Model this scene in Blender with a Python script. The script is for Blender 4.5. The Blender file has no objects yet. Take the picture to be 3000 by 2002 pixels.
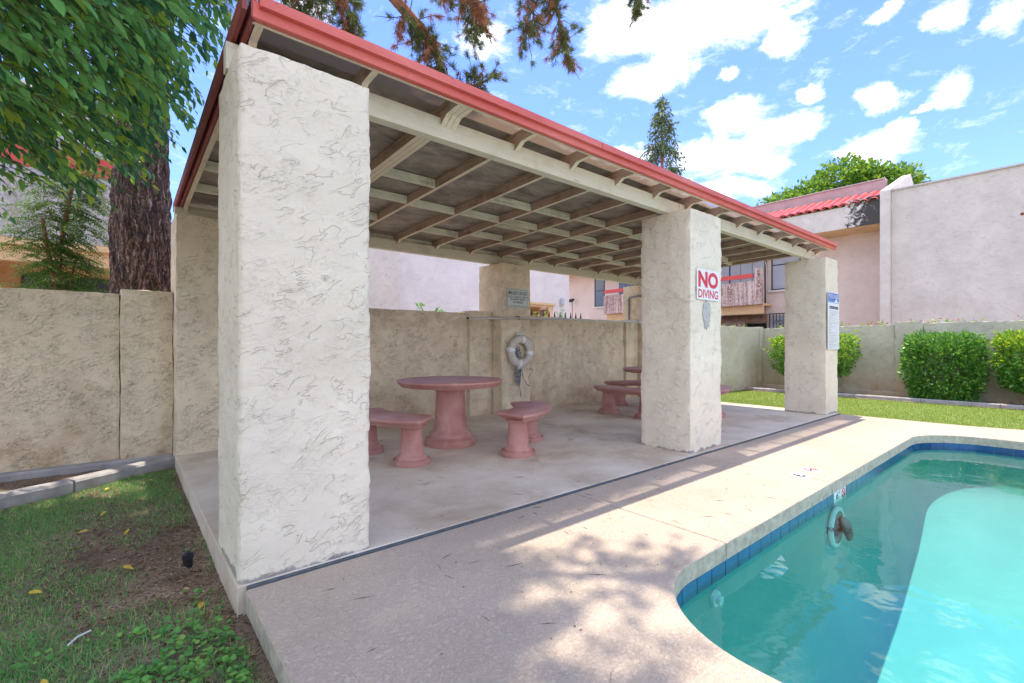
import bpy, bmesh, math, random
import numpy as np
from mathutils import Vector, Matrix, noise as mnoise

random.seed(7)
rng = np.random.default_rng(11)
PI = math.pi
scene = bpy.context.scene
COL = scene.collection

# ------------------------------------------------------------------ camera
VX, VY = 0.6399, 0.7685            # horizontal view direction
cam_d = bpy.data.cameras.new('camera')
cam = bpy.data.objects.new('camera', cam_d)
COL.objects.link(cam)
cam_d.sensor_width = 36.0
cam_d.lens = 16.428
cam_d.shift_y = 0.0037
cam_d.clip_end = 600.0
cam_d.clip_start = 0.05
cam.location = (0, 0, 1.2)
cam.rotation_euler = (math.radians(90), 0, math.radians(-39.785))
scene.camera = cam

# ------------------------------------------------------------------ light
SUN_DIR = Vector((0.28, 0.46, 2.85)).normalized()
sun_el = math.asin(SUN_DIR.z)
sun_az = math.atan2(SUN_DIR.x, SUN_DIR.y)
sd = bpy.data.lights.new('sun', 'SUN')
sd.energy = 2.0
sd.angle = math.radians(0.55)
sd.color = (1.0, 0.91, 0.77)
sun = bpy.data.objects.new('sun', sd)
COL.objects.link(sun)
sun.location = (3, 5, 30)
sun.rotation_euler = SUN_DIR.to_track_quat('Z', 'Y').to_euler()

scene.view_settings.view_transform = 'Standard'
scene.view_settings.look = 'None'
scene.view_settings.exposure = 1.70
scene.view_settings.gamma = 1.0
scene.view_settings.use_curve_mapping = False
scene.cycles.max_bounces = 10
scene.cycles.diffuse_bounces = 5
scene.cycles.transparent_max_bounces = 16
scene.cycles.use_denoising = True
scene.cycles.sample_clamp_indirect = 6.0


# ------------------------------------------------------------------ node helper
class NT:
    def __init__(self, tree):
        self.t = tree
        tree.nodes.clear()

    def n(self, typ, ins=None, **attrs):
        nd = self.t.nodes.new(typ)
        for k, v in attrs.items():
            setattr(nd, k, v)
        if ins:
            for k, v in ins.items():
                s = nd.inputs[k]
                if isinstance(v, bpy.types.NodeSocket):
                    self.t.links.new(v, s)
                else:
                    if s.type == 'RGBA' and len(v) == 3:
                        v = (*v, 1)
                    s.default_value = v
        return nd

    def pos(self, obj=False):
        if obj:
            return self.n('ShaderNodeTexCoord').outputs['Object']
        return self.n('ShaderNodeNewGeometry').outputs['Position']

    def mapv(self, v, scale=(1, 1, 1), loc=(0, 0, 0), rot=(0, 0, 0)):
        return self.n('ShaderNodeMapping', {'Vector': v, 'Scale': scale, 'Location': loc, 'Rotation': rot}).outputs[0]

    def noise(self, v, scale=5, detail=3, rough=0.5, dist=0.0):
        return self.n('ShaderNodeTexNoise', {'Vector': v, 'Scale': scale, 'Detail': detail, 'Roughness': rough, 'Distortion': dist}).outputs['Fac']

    def voro(self, v, scale=5, feature='F1', out='Distance', rnd=1.0):
        return self.n('ShaderNodeTexVoronoi', {'Vector': v, 'Scale': scale, 'Randomness': rnd}, feature=feature).outputs[out]

    def ramp(self, f, stops, interp='LINEAR'):
        nd = self.n('ShaderNodeValToRGB', {'Fac': f})
        cr = nd.color_ramp
        cr.interpolation = interp
        while len(cr.elements) < len(stops):
            cr.elements.new(0.5)
        for e, (p, c) in zip(cr.elements, stops):
            e.position = p
            e.color = (c, c, c, 1) if isinstance(c, (int, float)) else (*c, 1)
        return nd.outputs['Color']

    def mix(self, f, a, b, mode='MIX'):
        return self.n('ShaderNodeMixRGB', {'Fac': f, 'Color1': a, 'Color2': b}, blend_type=mode).outputs[0]

    def m(self, op, a, b=0.0, c=0.0, clamp=False):
        nd = self.n('ShaderNodeMath', {0: a, 1: b, 2: c}, operation=op)
        nd.use_clamp = clamp
        return nd.outputs[0]

    def sep(self, v):
        return self.n('ShaderNodeSeparateXYZ', {0: v}).outputs

    def bump(self, h, dist=0.01, strength=1.0, normal=None):
        ins = {'Height': h, 'Distance': dist, 'Strength': strength}
        if normal is not None:
            ins['Normal'] = normal
        return self.n('ShaderNodeBump', ins).outputs[0]

    def bsdf(self, color, rough=0.8, normal=None, **kw):
        ins = {'Base Color': color, 'Roughness': rough}
        if normal is not None:
            ins['Normal'] = normal
        ins.update({k: v for k, v in kw.items()})
        return self.n('ShaderNodeBsdfPrincipled', ins).outputs[0]

    def out(self, sh):
        self.n('ShaderNodeOutputMaterial', {'Surface': sh})


def newmat(name):
    m = bpy.data.materials.new(name)
    m.use_nodes = True
    return m, NT(m.node_tree)


# ------------------------------------------------------------------ world
world = bpy.data.worlds.new('World')
scene.world = world
world.use_nodes = True
w = NT(world.node_tree)
sky = w.n('ShaderNodeTexSky', sky_type='NISHITA')
sky.sun_disc = False
sky.sun_elevation = sun_el
sky.sun_rotation = sun_az
sky.altitude = 300
sky.air_density = 1.0
sky.dust_density = 0.3
sky.ozone_density = 1.0
dirv = w.n('ShaderNodeTexCoord').outputs['Generated']
sx, sy, sz = w.sep(dirv)[0:3]
# (azimuth deg from +X, elevation deg, half width deg, half height deg)
CLOUDS = [(26.8, 32.8, 10.3, 3.1), (20.0, 29.7, 2.6, 1.9), (37.3, 33.7, 4.6, 2.9), (34.3, 28.6, 4.9, 1.7), (38.4, 34.5, 3.1, 1.8), (30.9, 29.9, 2.9, 1.5), (25.0, 24.0, 3.9, 1.6),
          (20.4, 21.7, 4.4, 1.7), (26.8, 20.4, 5.4, 2.4), (22.0, 19.4, 3.3, 1.9), (36.3, 21.5, 2.5, 1.3), (26.8, 16.9, 6.7, 1.3), (12.1, 22.6, 1.7, 1.5), (7.1, 21.6, 2.1, 1.5),
          (9.1, 20.7, 0.7, 0.5), (17.3, 24.4, 1.3, 0.9), (25.4, 27.8, 1.0, 0.8), (12.0, 18.2, 3.3, 1.8), (10.7, 19.5, 1.5, 1.0), (7.1, 27.1, 1.9, 1.5), (3.5, 25.8, 1.3, 1.2),
          (11.7, 29.1, 1.5, 0.7), (53.2, 33.2, 3.4, 2.4), (74.1, 33.7, 3.0, 1.6)]
az = w.m('MULTIPLY', w.m('ARCTAN2', sy, sx), 57.2958)
el = w.m('MULTIPLY', w.m('ARCSINE', sz), 57.2958)
wv = w.n('ShaderNodeTexNoise', {'Vector': dirv, 'Scale': 16.0, 'Detail': 6.0, 'Roughness': 0.65}).outputs['Color']
wx, wy, wz = w.sep(wv)[0:3]
az = w.m('ADD', az, w.m('MULTIPLY', w.m('SUBTRACT', wx, 0.5), 4.5))
el = w.m('ADD', el, w.m('MULTIPLY', w.m('SUBTRACT', wy, 0.5), 2.6))
acc = None
for (a0, e0, ra, re) in CLOUDS:
    dx = w.m('DIVIDE', w.m('SUBTRACT', az, a0), ra)
    dy = w.m('DIVIDE', w.m('SUBTRACT', el, e0), re)
    d2 = w.m('ADD', w.m('MULTIPLY', dx, dx), w.m('MULTIPLY', dy, dy))
    g = w.m('SUBTRACT', 1.0, w.m('MULTIPLY', d2, 0.75), clamp=True)
    acc = g if acc is None else w.m('MAXIMUM', acc, g)
flat = w.mapv(dirv, scale=(1, 1, 2.2))
fb = w.noise(flat, 22.0, 9.0, 0.66, 0.4)
fb2 = w.noise(flat, 4.0, 6.0, 0.6, 0.2)
away = w.ramp(w.m('ABSOLUTE', w.m('SUBTRACT', w.m('MULTIPLY', w.m('ARCTAN2', sy, sx), 0.1592), 0.09)), [(0.16, 0.0), (0.24, 1.0)])
field = w.m('ADD', w.m('MULTIPLY', acc, 0.80), w.m('MULTIPLY', w.m('SUBTRACT', fb, 0.5), 1.7))
gen = w.m('MULTIPLY', w.m('SUBTRACT', fb2, 0.39), 4.5)
field = w.m('MAXIMUM', field, w.m('MULTIPLY', gen, away))
cmask = w.ramp(field, [(0.08, 0.0), (0.30, 0.14), (0.58, 0.55), (1.0, 1.0)])
shade = w.ramp(w.noise(w.mapv(dirv, scale=(1, 1, 2.0), loc=(0, 0, 0.06)), 10.0, 5.0, 0.55), [(0.35, (0.50, 0.53, 0.58)), (0.58, (1, 1, 1))])
skyc = w.mix(1.0, sky.outputs[0], (0.45, 0.525, 0.80), 'MULTIPLY')
cloudc = w.mix(1.0, shade, (6.9, 6.75, 6.35), 'MULTIPLY')
skycol = w.mix(cmask, skyc, cloudc)
bg = w.n('ShaderNodeBackground', {'Color': skycol, 'Strength': 0.15})
w.n('ShaderNodeOutputWorld', {'Surface': bg.outputs[0]})


# ------------------------------------------------------------------ object helpers
def setp(o, label=None, cat=None, group=None, kind=None):
    if label: o['label'] = label
    if cat: o['category'] = cat
    if group: o['group'] = group
    if kind: o['kind'] = kind
    return o


def empty(name, loc=(0, 0, 0), rz=0.0, label=None, cat=None, group=None):
    o = bpy.data.objects.new(name, None)
    o.empty_display_size = 0.1
    COL.objects.link(o)
    o.location = loc
    o.rotation_euler = (0, 0, rz)
    return setp(o, label, cat, group)


def link(name, me, parent=None, loc=(0, 0, 0), rot=(0, 0, 0), scale=None):
    o = bpy.data.objects.new(name, me)
    COL.objects.link(o)
    if parent is not None:
        o.parent = parent
    o.location = loc
    o.rotation_euler = rot
    if scale: o.scale = scale
    return o


class MB:
    """collects vertices and faces; faces may carry a material index"""
    def __init__(self):
        self.v, self.f, self.mi = [], [], []

    def add(self, vs, fs, mi=0):
        b = len(self.v)
        self.v += [tuple(p) for p in vs]
        self.f += [tuple(b + i for i in f) for f in fs]
        self.mi += [mi] * len(fs)
        return self

    def box(self, x0, x1, y0, y1, z0, z1, mi=0, c=0.0):
        if c > 0:
            xs, ys, zs = (x0, x1), (y0, y1), (z0, z1)
            bm = bmesh.new()
            bmesh.ops.create_cube(bm, size=1.0)
            for vv in bm.verts:
                vv.co = ((x0 + x1) / 2 + vv.co.x * (x1 - x0), (y0 + y1) / 2 + vv.co.y * (y1 - y0), (z0 + z1) / 2 + vv.co.z * (z1 - z0))
            bmesh.ops.bevel(bm, geom=list(bm.edges), offset=c, segments=1, affect='EDGES')
            bm.verts.index_update()
            self.add([vv.co for vv in bm.verts], [[q.index for q in ff.verts] for ff in bm.faces], mi)
            bm.free()
            return self
        vs = [(x0, y0, z0), (x1, y0, z0), (x1, y1, z0), (x0, y1, z0), (x0, y0, z1), (x1, y0, z1), (x1, y1, z1), (x0, y1, z1)]
        fs = [(0, 3, 2, 1), (4, 5, 6, 7), (0, 1, 5, 4), (1, 2, 6, 5), (2, 3, 7, 6), (3, 0, 4, 7)]
        return self.add(vs, fs, mi)

    def prism(self, pts, z0, z1, mi=0):
        n = len(pts)
        z0f = z0 if callable(z0) else (lambda x, y: z0)
        z1f = z1 if callable(z1) else (lambda x, y: z1)
        vs = [(x, y, z0f(x, y)) for x, y in pts] + [(x, y, z1f(x, y)) for x, y in pts]
        fs = [tuple(range(n - 1, -1, -1)), tuple(range(n, 2 * n))] + [(i, (i + 1) % n, n + (i + 1) % n, n + i) for i in range(n)]
        return self.add(vs, fs, mi)

    def beam(self, p, q, wdt, hgt, up=(0, 0, 1), mi=0):
        p, q = Vector(p), Vector(q)
        d = (q - p).normalized()
        s = d.cross(Vector(up)).normalized()
        u = s.cross(d)
        vs = []
        for c in (p, q):
            for a, b in ((-1, -1), (1, -1), (1, 1), (-1, 1)):
                vs.append(c + s * (a * wdt / 2) + u * (b * hgt / 2))
        return self.add(vs, [(3, 2, 1, 0), (4, 5, 6, 7), (0, 1, 5, 4), (1, 2, 6, 5), (2, 3, 7, 6), (3, 0, 4, 7)], mi)

    def tube(self, pts, r, seg=8, mi=0, caps=True):
        pts = [Vector(p) for p in pts]
        n = len(pts)
        rs = r if isinstance(r, (list, tuple)) else [r] * n
        vs = []
        ref = Vector((0, 0, 1))
        for i, p in enumerate(pts):
            d = (pts[min(i + 1, n - 1)] - pts[max(i - 1, 0)]).normalized()
            s = d.cross(ref)
            if s.length < 0.05:
                s = d.cross(Vector((1, 0, 0)))
            s.normalize()
            u = s.cross(d)
            for k in range(seg):
                a = 2 * PI * k / seg
                vs.append(p + (s * math.cos(a) + u * math.sin(a)) * rs[i])
        fs = []
        for i in range(n - 1):
            for k in range(seg):
                k2 = (k + 1) % seg
                fs.append((i * seg + k, i * seg + k2, (i + 1) * seg + k2, (i + 1) * seg + k))
        if caps:
            fs.append(tuple(range(seg)))
            fs.append(tuple((n - 1) * seg + k for k in range(seg - 1, -1, -1)))
        return self.add(vs, fs, mi)

    def lathe(self, prof, seg=40, mi=0, c=(0, 0, 0)):
        vs, fs = [], []
        m = len(prof)
        for r, z in prof:
            for k in range(seg):
                a = 2 * PI * k / seg
                vs.append((c[0] + r * math.cos(a), c[1] + r * math.sin(a), c[2] + z))
        for i in range(m - 1):
            for k in range(seg):
                k2 = (k + 1) % seg
                fs.append((i * seg + k, i * seg + k2, (i + 1) * seg + k2, (i + 1) * seg + k))
        fs.append(tuple(range(seg - 1, -1, -1)))
        fs.append(tuple((m - 1) * seg + k for k in range(seg)))
        return self.add(vs, fs, mi)

    def mesh(self, name, mats, smooth=None):
        me = bpy.data.meshes.new(name)
        me.from_pydata(self.v, [], self.f)
        ml = mats if isinstance(mats, (list, tuple)) else [mats]
        for m_ in ml:
            me.materials.append(m_)
        if len(ml) > 1:
            me.polygons.foreach_set('material_index', self.mi)
        bm = bmesh.new()
        bm.from_mesh(me)
        bmesh.ops.recalc_face_normals(bm, faces=bm.faces)
        bm.to_mesh(me)
        bm.free()
        if smooth is not None:
            me.shade_smooth()
            try:
                me.set_sharp_from_angle(angle=math.radians(smooth))
            except Exception:
                pass
        me.update()
        return me

    def obj(self, name, mats, parent=None, loc=(0, 0, 0), rot=(0, 0, 0), smooth=None):
        return link(name, self.mesh(name, mats, smooth), parent, loc, rot)


def tri_mesh(name, V, T, mats, mi=None):
    """fast triangle mesh from numpy"""
    me = bpy.data.meshes.new(name)
    V = np.asarray(V, np.float32)
    T = np.asarray(T, np.int32)
    me.vertices.add(len(V))
    me.vertices.foreach_set('co', V.ravel())
    me.loops.add(T.size)
    me.loops.foreach_set('vertex_index', T.ravel())
    me.polygons.add(len(T))
    me.polygons.foreach_set('loop_start', np.arange(0, T.size, 3, dtype=np.int32))
    for m_ in (mats if isinstance(mats, (list, tuple)) else [mats]):
        me.materials.append(m_)
    if mi is not None:
        me.polygons.foreach_set('material_index', np.asarray(mi, np.int32))
    me.update(calc_edges=True)
    return me


def scatter(TV, TF, M, O):
    """template verts (n,3), tris (k,3), matrices (N,3,3), origins (N,3)"""
    V = np.einsum('nij,vj->nvi', M, TV) + O[:, None, :]
    N, n = V.shape[0], TV.shape[0]
    T = (TF[None] + (np.arange(N) * n)[:, None, None]).reshape(-1, 3)
    return V.reshape(-1, 3), T


def frames(fwd, up, size):
    """matrices whose x = fwd, z ~ up, scaled"""
    f = fwd / np.linalg.norm(fwd, axis=1, keepdims=True)
    s = np.cross(up, f)
    s /= np.linalg.norm(s, axis=1, keepdims=True) + 1e-9
    u = np.cross(f, s)
    M = np.stack([f, s, u], axis=2)
    return M * np.asarray(size)[:, None, None]


def text_obj(name, s, mat_, parent, x0, x1, y0, y1, z=0.0, bold=0.0, thick=0.0006, fit=True):
    """flat lettering fitted to a box in the parent's xy plane"""
    cu = bpy.data.curves.new(name, 'FONT')
    cu.body = s
    cu.size = 1.0
    cu.offset = bold
    cu.extrude = 0.0
    cu.resolution_u = 3
    to = bpy.data.objects.new(name, cu)
    COL.objects.link(to)
    dg = bpy.context.evaluated_depsgraph_get()
    me = bpy.data.meshes.new_from_object(to.evaluated_get(dg))
    bpy.data.objects.remove(to)
    n = len(me.vertices)
    a = np.empty(n * 3, np.float32)
    me.vertices.foreach_get('co', a)
    a = a.reshape(-1, 3)
    lo, hi = a.min(0), a.max(0)
    sx_ = (x1 - x0) / max(hi[0] - lo[0], 1e-6)
    sy_ = (y1 - y0) / max(hi[1] - lo[1], 1e-6)
    a[:, 0] = x0 + (a[:, 0] - lo[0]) * sx_
    a[:, 1] = y0 + (a[:, 1] - lo[1]) * sy_
    a[:, 2] = 0
    me.vertices.foreach_set('co', a.ravel())
    me.materials.clear()
    me.materials.append(mat_)
    me.update()
    return link(name, me, parent, (0, 0, z))


# ------------------------------------------------------------------ materials
def plain(name, color, rough=0.6, var=0.12, scale=8.0, bump=0.0, metallic=0.0, spec=0.5, obj=False):
    m_, t = newmat(name)
    p = t.pos(obj)
    nz = t.noise(p, scale, 4, 0.6)
    c = t.mix(t.ramp(nz, [(0.3, 0.0), (0.7, 1.0)]), tuple(x * (1 - var) for x in color), tuple(min(1, x * (1 + var)) for x in color))
    nrm = t.bump(t.noise(p, scale * 6, 3), bump) if bump else None
    t.out(t.bsdf(c, rough, nrm, Metallic=metallic, **{'Specular IOR Level': spec}))
    return m_


def stucco(name, color, dirt=(0.30, 0.22, 0.13), lace=1.0, scale=1.0, stain=0.3, stainc=(0.36, 0.22, 0.12), low=None, streak=0.0, chip=None, bumpd=0.011, fine=1.0, crack=0.15):
    m_, t = newmat(name)
    p = t.pos()
    # trowelled plates: two distorted noises, stretched sideways, cut into plateaus with raised lips
    p1 = t.mapv(t.mapv(p, (1, 1, 1), rot=(0.0, 0.5, 0.0)), (0.8, 0.9, 1.9))
    a = t.noise(p1, 7.5 * scale, 4, 0.55, 0.7)
    b = t.noise(t.mapv(p, (1, 1, 1.8), (3, 7, 1)), 13.0 * scale, 3, 0.55, 1.0)
    msk = t.ramp(t.noise(p, 3.0, 3), [(0.40, 0.0), (0.60, 1.0)])
    brk0 = t.ramp(t.noise(t.mapv(p, (1, 1, 1), (2, 2, 2)), 9.0, 3), [(0.46, 0.0), (0.58, 1.0)])
    big = t.m('MULTIPLY', t.ramp(a, [(0.470, 0.0), (0.497, 1.0), (0.54, 0.6), (0.75, 0.5)]), t.m('ADD', t.m('MULTIPLY', brk0, 0.85), 0.10))
    sml = t.m('MULTIPLY', t.ramp(b, [(0.50, 0.0), (0.515, 1.0), (0.54, 0.8)]), msk)
    f = t.noise(p, 70.0, 3, 0.6)
    u = t.noise(p, 7.0, 3, 0.5)
    h = t.m('ADD', t.m('MULTIPLY', big, 0.5), t.m('MULTIPLY', sml, 0.35 * lace))
    h = t.m('ADD', t.m('ADD', h, t.m('MULTIPLY', f, 0.10 * fine)), t.m('MULTIPLY', u, 0.8))
    nrm = t.bump(h, bumpd, 1.0)
    # dirt gathers along the lips of the plates
    line = t.ramp(a, [(0.476, 0.0), (0.486, 1.0), (0.494, 0.0)])
    line2 = t.m('MULTIPLY', t.ramp(b, [(0.488, 0.0), (0.503, 1.0), (0.514, 0.0)]), msk)
    brk = brk0
    ln = t.m('MULTIPLY', t.m('MAXIMUM', line, t.m('MULTIPLY', line2, 0.8)), brk)
    ck = t.noise(t.mapv(p, (1, 1, 2.2), (1, 5, 2)), 26.0 * scale ** 0.5, 3, 0.55, 0.8)
    ckm = t.ramp(t.noise(p, 6.0, 3), [(0.42, 0.0), (0.58, 1.0)])
    ckl = t.m('MULTIPLY', t.ramp(ck, [(0.47, 0.0), (0.49, 1.0), (0.515, 0.0)]), ckm)
    c = t.mix(t.ramp(t.noise(p, 1.4, 5, 0.6), [(0.3, 0.0), (0.7, 1.0)]), tuple(x * 0.9 for x in color), tuple(min(1, x * 1.06) for x in color))
    st = t.ramp(t.noise(t.mapv(p, (0.8, 0.8, 1.3), (5, 2, 9)), 1.1, 5, 0.6), [(0.52, 0.0), (0.75, 1.0)])
    c = t.mix(t.m('MULTIPLY', st, stain), c, stainc)
    if low is not None:
        z = t.sep(p)[2]
        lf = t.m('MULTIPLY', t.ramp(t.m('ADD', z, t.m('MULTIPLY', t.noise(p, 2.5, 4), 0.9)), [(0.35, 1.0), (1.0, 0.0)]), low[0])
        c = t.mix(t.m('MULTIPLY', lf, t.ramp(t.noise(p, 3.3, 5, 0.65), [(0.38, 0.15), (0.66, 1.0)])), c, low[1])
    if streak:
        sv = t.noise(t.mapv(p, (4.5, 4.5, 0.35)), 2.0, 4, 0.6)
        sb = t.noise(p, 14.0, 4, 0.7, 1.0)
        sf = t.m('MULTIPLY', t.ramp(sv, [(0.36, 0.0), (0.58, 1.0)]), t.ramp(sb, [(0.40, 0.15), (0.56, 1.0)]))
        c = t.mix(t.m('MULTIPLY', sf, streak), c, (0.17, 0.062, 0.045))
    c = t.mix(t.m('MULTIPLY', ln, min(0.6, 0.42 * lace)), c, dirt)
    c = t.mix(t.m('MULTIPLY', ckl, crack), c, tuple(x * 0.5 for x in dirt))
    if chip is not None:
        z = t.sep(p)[2]
        cf = t.ramp(t.m('ADD', z, t.m('MULTIPLY', t.noise(t.mapv(p, (1, 1, 0.4)), 6.0, 4, 0.6), 0.16)), [(chip, 1.0), (chip + 0.012, 0.0)])
        gr = t.mix(t.noise(p, 18, 4), (0.22, 0.205, 0.185), (0.44, 0.415, 0.38))
        c = t.mix(cf, c, gr)
    t.out(t.bsdf(c, 0.9, nrm, **{'Specular IOR Level': 0.25}))
    return m_


M = {}
M['pillar'] = stucco('pillar_stucco', (0.80, 0.715, 0.57), dirt=(0.50, 0.38, 0.24), lace=0.5, scale=0.9, stain=0.2, stainc=(0.42, 0.33, 0.22), chip=0.108, bumpd=0.012)
M['pillar_back'] = stucco('pillar_back_stucco', (0.80, 0.67, 0.48), lace=1.2, scale=1.35, stain=0.35, stainc=(0.42, 0.30, 0.18), crack=0.85, bumpd=0.013)
M['wall'] = stucco('wall_stucco', (0.80, 0.67, 0.48), lace=1.2, scale=1.5, stain=0.5, stainc=(0.40, 0.26, 0.15), low=(0.75, (0.42, 0.25, 0.13)), crack=0.85, bumpd=0.013)
M['wall_side'] = stucco('wall_side_stucco', (0.60, 0.555, 0.43), lace=0.5, scale=0.9, stain=0.35, stainc=(0.42, 0.30, 0.19), low=(0.8, (0.42, 0.26, 0.14)), crack=0.4, bumpd=0.014)
M['bldg'] = stucco('building_stucco', (0.69, 0.62, 0.555), lace=0.3, scale=0.55, stain=0.5, stainc=(0.56, 0.45, 0.40), bumpd=0.014, crack=0.25)
M['bldg_pink'] = stucco('building_pink_stucco', (0.76, 0.61, 0.53), lace=0.25, scale=0.6, stain=0.3, stainc=(0.55, 0.40, 0.34), bumpd=0.012)
M['bldg_white'] = stucco('building_white_stucco', (0.78, 0.71, 0.69), lace=0.25, scale=0.7, stain=0.25, stainc=(0.5, 0.42, 0.42), bumpd=0.012)
M['bldg_tan_bounce'] = stucco('building_tan_bounce_stucco', (0.76, 0.51, 0.29), lace=0.4, scale=0.8, stain=0.3)  # warm bounce light on soffits and recessed walls is put into this colour
M['balcony'] = stucco('balcony_streaked_stucco', (0.74, 0.58, 0.52), lace=0.6, scale=0.9, streak=0.9)
M['balcony_grey'] = stucco('balcony_grey_streaked_stucco', (0.60, 0.58, 0.56), lace=1.2, scale=1.0, streak=0.45)


def algae_mat():
    m_, t = newmat('black_algae_stucco')
    p = t.pos()
    n1 = t.noise(p, 5.0, 6, 0.7, 0.6)
    yy = t.sep(p)[1]
    f = t.m('ADD', n1, t.m('MULTIPLY', t.m('SUBTRACT', 4.62, yy), 0.28))
    c = t.mix(t.ramp(f, [(0.42, 0.0), (0.50, 1.0)]), (0.69, 0.62, 0.555), (0.065, 0.058, 0.052))
    t.out(t.bsdf(c, 0.9, t.bump(n1, 0.01)))
    return m_


M['algae'] = algae_mat()


def wood(name, base, dark, worn=0.35, along='x', rough=0.75, rust=0.0):
    m_, t = newmat(name)
    p = t.pos()
    sc = {'x': (1.2, 26, 26), 'y': (26, 1.2, 26), 'z': (26, 26, 1.2)}[along]
    g = t.noise(t.mapv(p, sc), 2.2, 5, 0.6, 0.4)
    big = t.noise(p, 3.0, 5, 0.65)
    c = t.mix(t.ramp(g, [(0.3, 0.0), (0.7, 1.0)]), tuple(x * 0.88 for x in base), tuple(min(1, x * 1.08) for x in base))
    wf = t.m('MULTIPLY', t.ramp(t.m('ADD', t.m('MULTIPLY', g, 0.55), t.m('MULTIPLY', big, 0.5)), [(0.53, 0.0), (0.63, 1.0)]), worn)
    c = t.mix(wf, c, dark)
    kn = t.voro(t.mapv(p, {'x': (1.7, 7, 7), 'y': (7, 1.7, 7), 'z': (7, 7, 1.7)}[along]), 1.0)
    c = t.mix(t.m('MULTIPLY', t.ramp(kn, [(0.05, 1.0), (0.13, 0.0)]), 0.55), c, tuple(x * 0.8 for x in dark))
    if rust:
        rs = t.ramp(t.noise(t.mapv(p, (9, 9, 2.0)), 1.0, 4, 0.6), [(0.60, 0.0), (0.70, 1.0)])
        c = t.mix(t.m('MULTIPLY', rs, rust), c, (0.33, 0.16, 0.05))
    t.out(t.bsdf(c, rough, t.bump(g, 0.0025)))
    return m_


M['beam'] = wood('cream_beam_wood', (0.70, 0.645, 0.50), (0.40, 0.33, 0.22), 0.4, 'x')
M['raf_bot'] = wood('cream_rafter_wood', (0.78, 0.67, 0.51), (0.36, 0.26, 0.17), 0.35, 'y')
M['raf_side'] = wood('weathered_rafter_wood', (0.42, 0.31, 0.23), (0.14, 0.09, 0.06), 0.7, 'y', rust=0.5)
M['block'] = wood('cream_blocking_wood', (0.74, 0.71, 0.55), (0.22, 0.21, 0.17), 0.6, 'x', rust=0.4)


def roof_mat():
    m_, t = newmat('grimy_fibreglass_roof_sheet')
    p = t.pos()
    X, Y, Z = t.sep(p)[0:3]
    n1 = t.noise(t.mapv(p, (1.3, 2.4, 1)), 2.2, 6, 0.65, 0.5)
    n2 = t.noise(t.mapv(p, (6, 22, 6)), 2.0, 4, 0.6, 0.8)
    base = t.mix(t.ramp(n1, [(0.32, 0.0), (0.68, 1.0)]), (0.12, 0.10, 0.085), (0.42, 0.36, 0.30))
    base = t.mix(t.m('MULTIPLY', t.ramp(n2, [(0.5, 0.0), (0.7, 1.0)]), 0.4), base, (0.42, 0.36, 0.30))
    # clear strip near the front edge, cleaner towards the far (sunny) end; litter piles against the beam
    edge = t.m('ADD', t.m('MULTIPLY', t.m('SUBTRACT', Y, 2.66), 3.6), t.m('MULTIPLY', t.m('SUBTRACT', t.noise(t.mapv(p, (2.5, 6, 1)), 2.5, 6, 0.7), 0.5), 1.1))
    edge = t.m('ADD', edge, t.m('MULTIPLY', t.m('SUBTRACT', 4.2, X, clamp=False), 0.13))
    edge = t.m('MAXIMUM', edge, t.m('MULTIPLY', t.m('SUBTRACT', Y, 2.83), 7.0))
    dirt = t.ramp(edge, [(0.10, 0.03), (0.48, 0.25), (0.80, 0.75), (1.05, 1.0)])
    back = t.ramp(Y, [(0.0, 0.0), (1.0, 1.0)])
    opaque = t.m('GREATER_THAN', Y, 2.98)
    fac = t.m('MAXIMUM', dirt, opaque, clamp=True)
    need = t.noise(t.mapv(p, (3, 30, 1), rot=(0, 0, 0.5)), 3.0, 3, 0.6, 1.5)
    bc = t.mix(t.ramp(need, [(0.52, 0.0), (0.62, 1.0)]), (0.10, 0.085, 0.06), (0.30, 0.17, 0.09))
    col = t.mix(opaque, bc, base)
    d = t.bsdf(col, 0.55, t.bump(n2, 0.004))
    tl = t.n('ShaderNodeBsdfTranslucent', {'Color': (0.46, 0.38, 0.31, 1)}).outputs[0]
    dm = t.n('ShaderNodeMixShader', {0: t.m('MULTIPLY', t.m('SUBTRACT', 1.0, opaque), 0.72), 1: d, 2: tl}).outputs[0]
    tr = t.n('ShaderNodeBsdfTransparent', {'Color': (0.80, 0.80, 0.82, 1)}).outputs[0]
    gl = t.n('ShaderNodeBsdfGlossy', {'Color': (0.9, 0.9, 0.9, 1), 'Roughness': 0.25}).outputs[0]
    tr = t.n('ShaderNodeMixShader', {0: 0.08, 1: tr, 2: gl}).outputs[0]
    t.out(t.n('ShaderNodeMixShader', {0: fac, 1: tr, 2: dm}).outputs[0])
    return m_


M['roof'] = roof_mat()
def fascia_mat():
    m_, t = newmat('sun_faded_red_fascia_paint')
    p = t.pos()
    n1 = t.noise(t.mapv(p, (0.5, 2, 2)), 2.0, 6, 0.65)
    c = t.mix(t.ramp(n1, [(0.35, 0.0), (0.65, 1.0)]), (0.58, 0.09, 0.065), (0.70, 0.17, 0.135))
    pk = t.ramp(t.noise(t.mapv(p, (3, 8, 8), (1, 1, 1)), 3.0, 6, 0.7), [(0.63, 0.0), (0.70, 1.0)])
    c = t.mix(t.m('MULTIPLY', pk, 0.55), c, (0.62, 0.33, 0.28))
    sc = t.ramp(t.voro(t.mapv(p, (1.5, 6, 6)), 4.0), [(0.04, 1.0), (0.07, 0.0)])
    c = t.mix(t.m('MULTIPLY', sc, 0.8), c, (0.12, 0.04, 0.03))
    t.out(t.bsdf(c, 0.5, t.bump(t.noise(t.mapv(p, (1, 8, 8)), 12.0, 4), 0.003)))
    return m_


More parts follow.
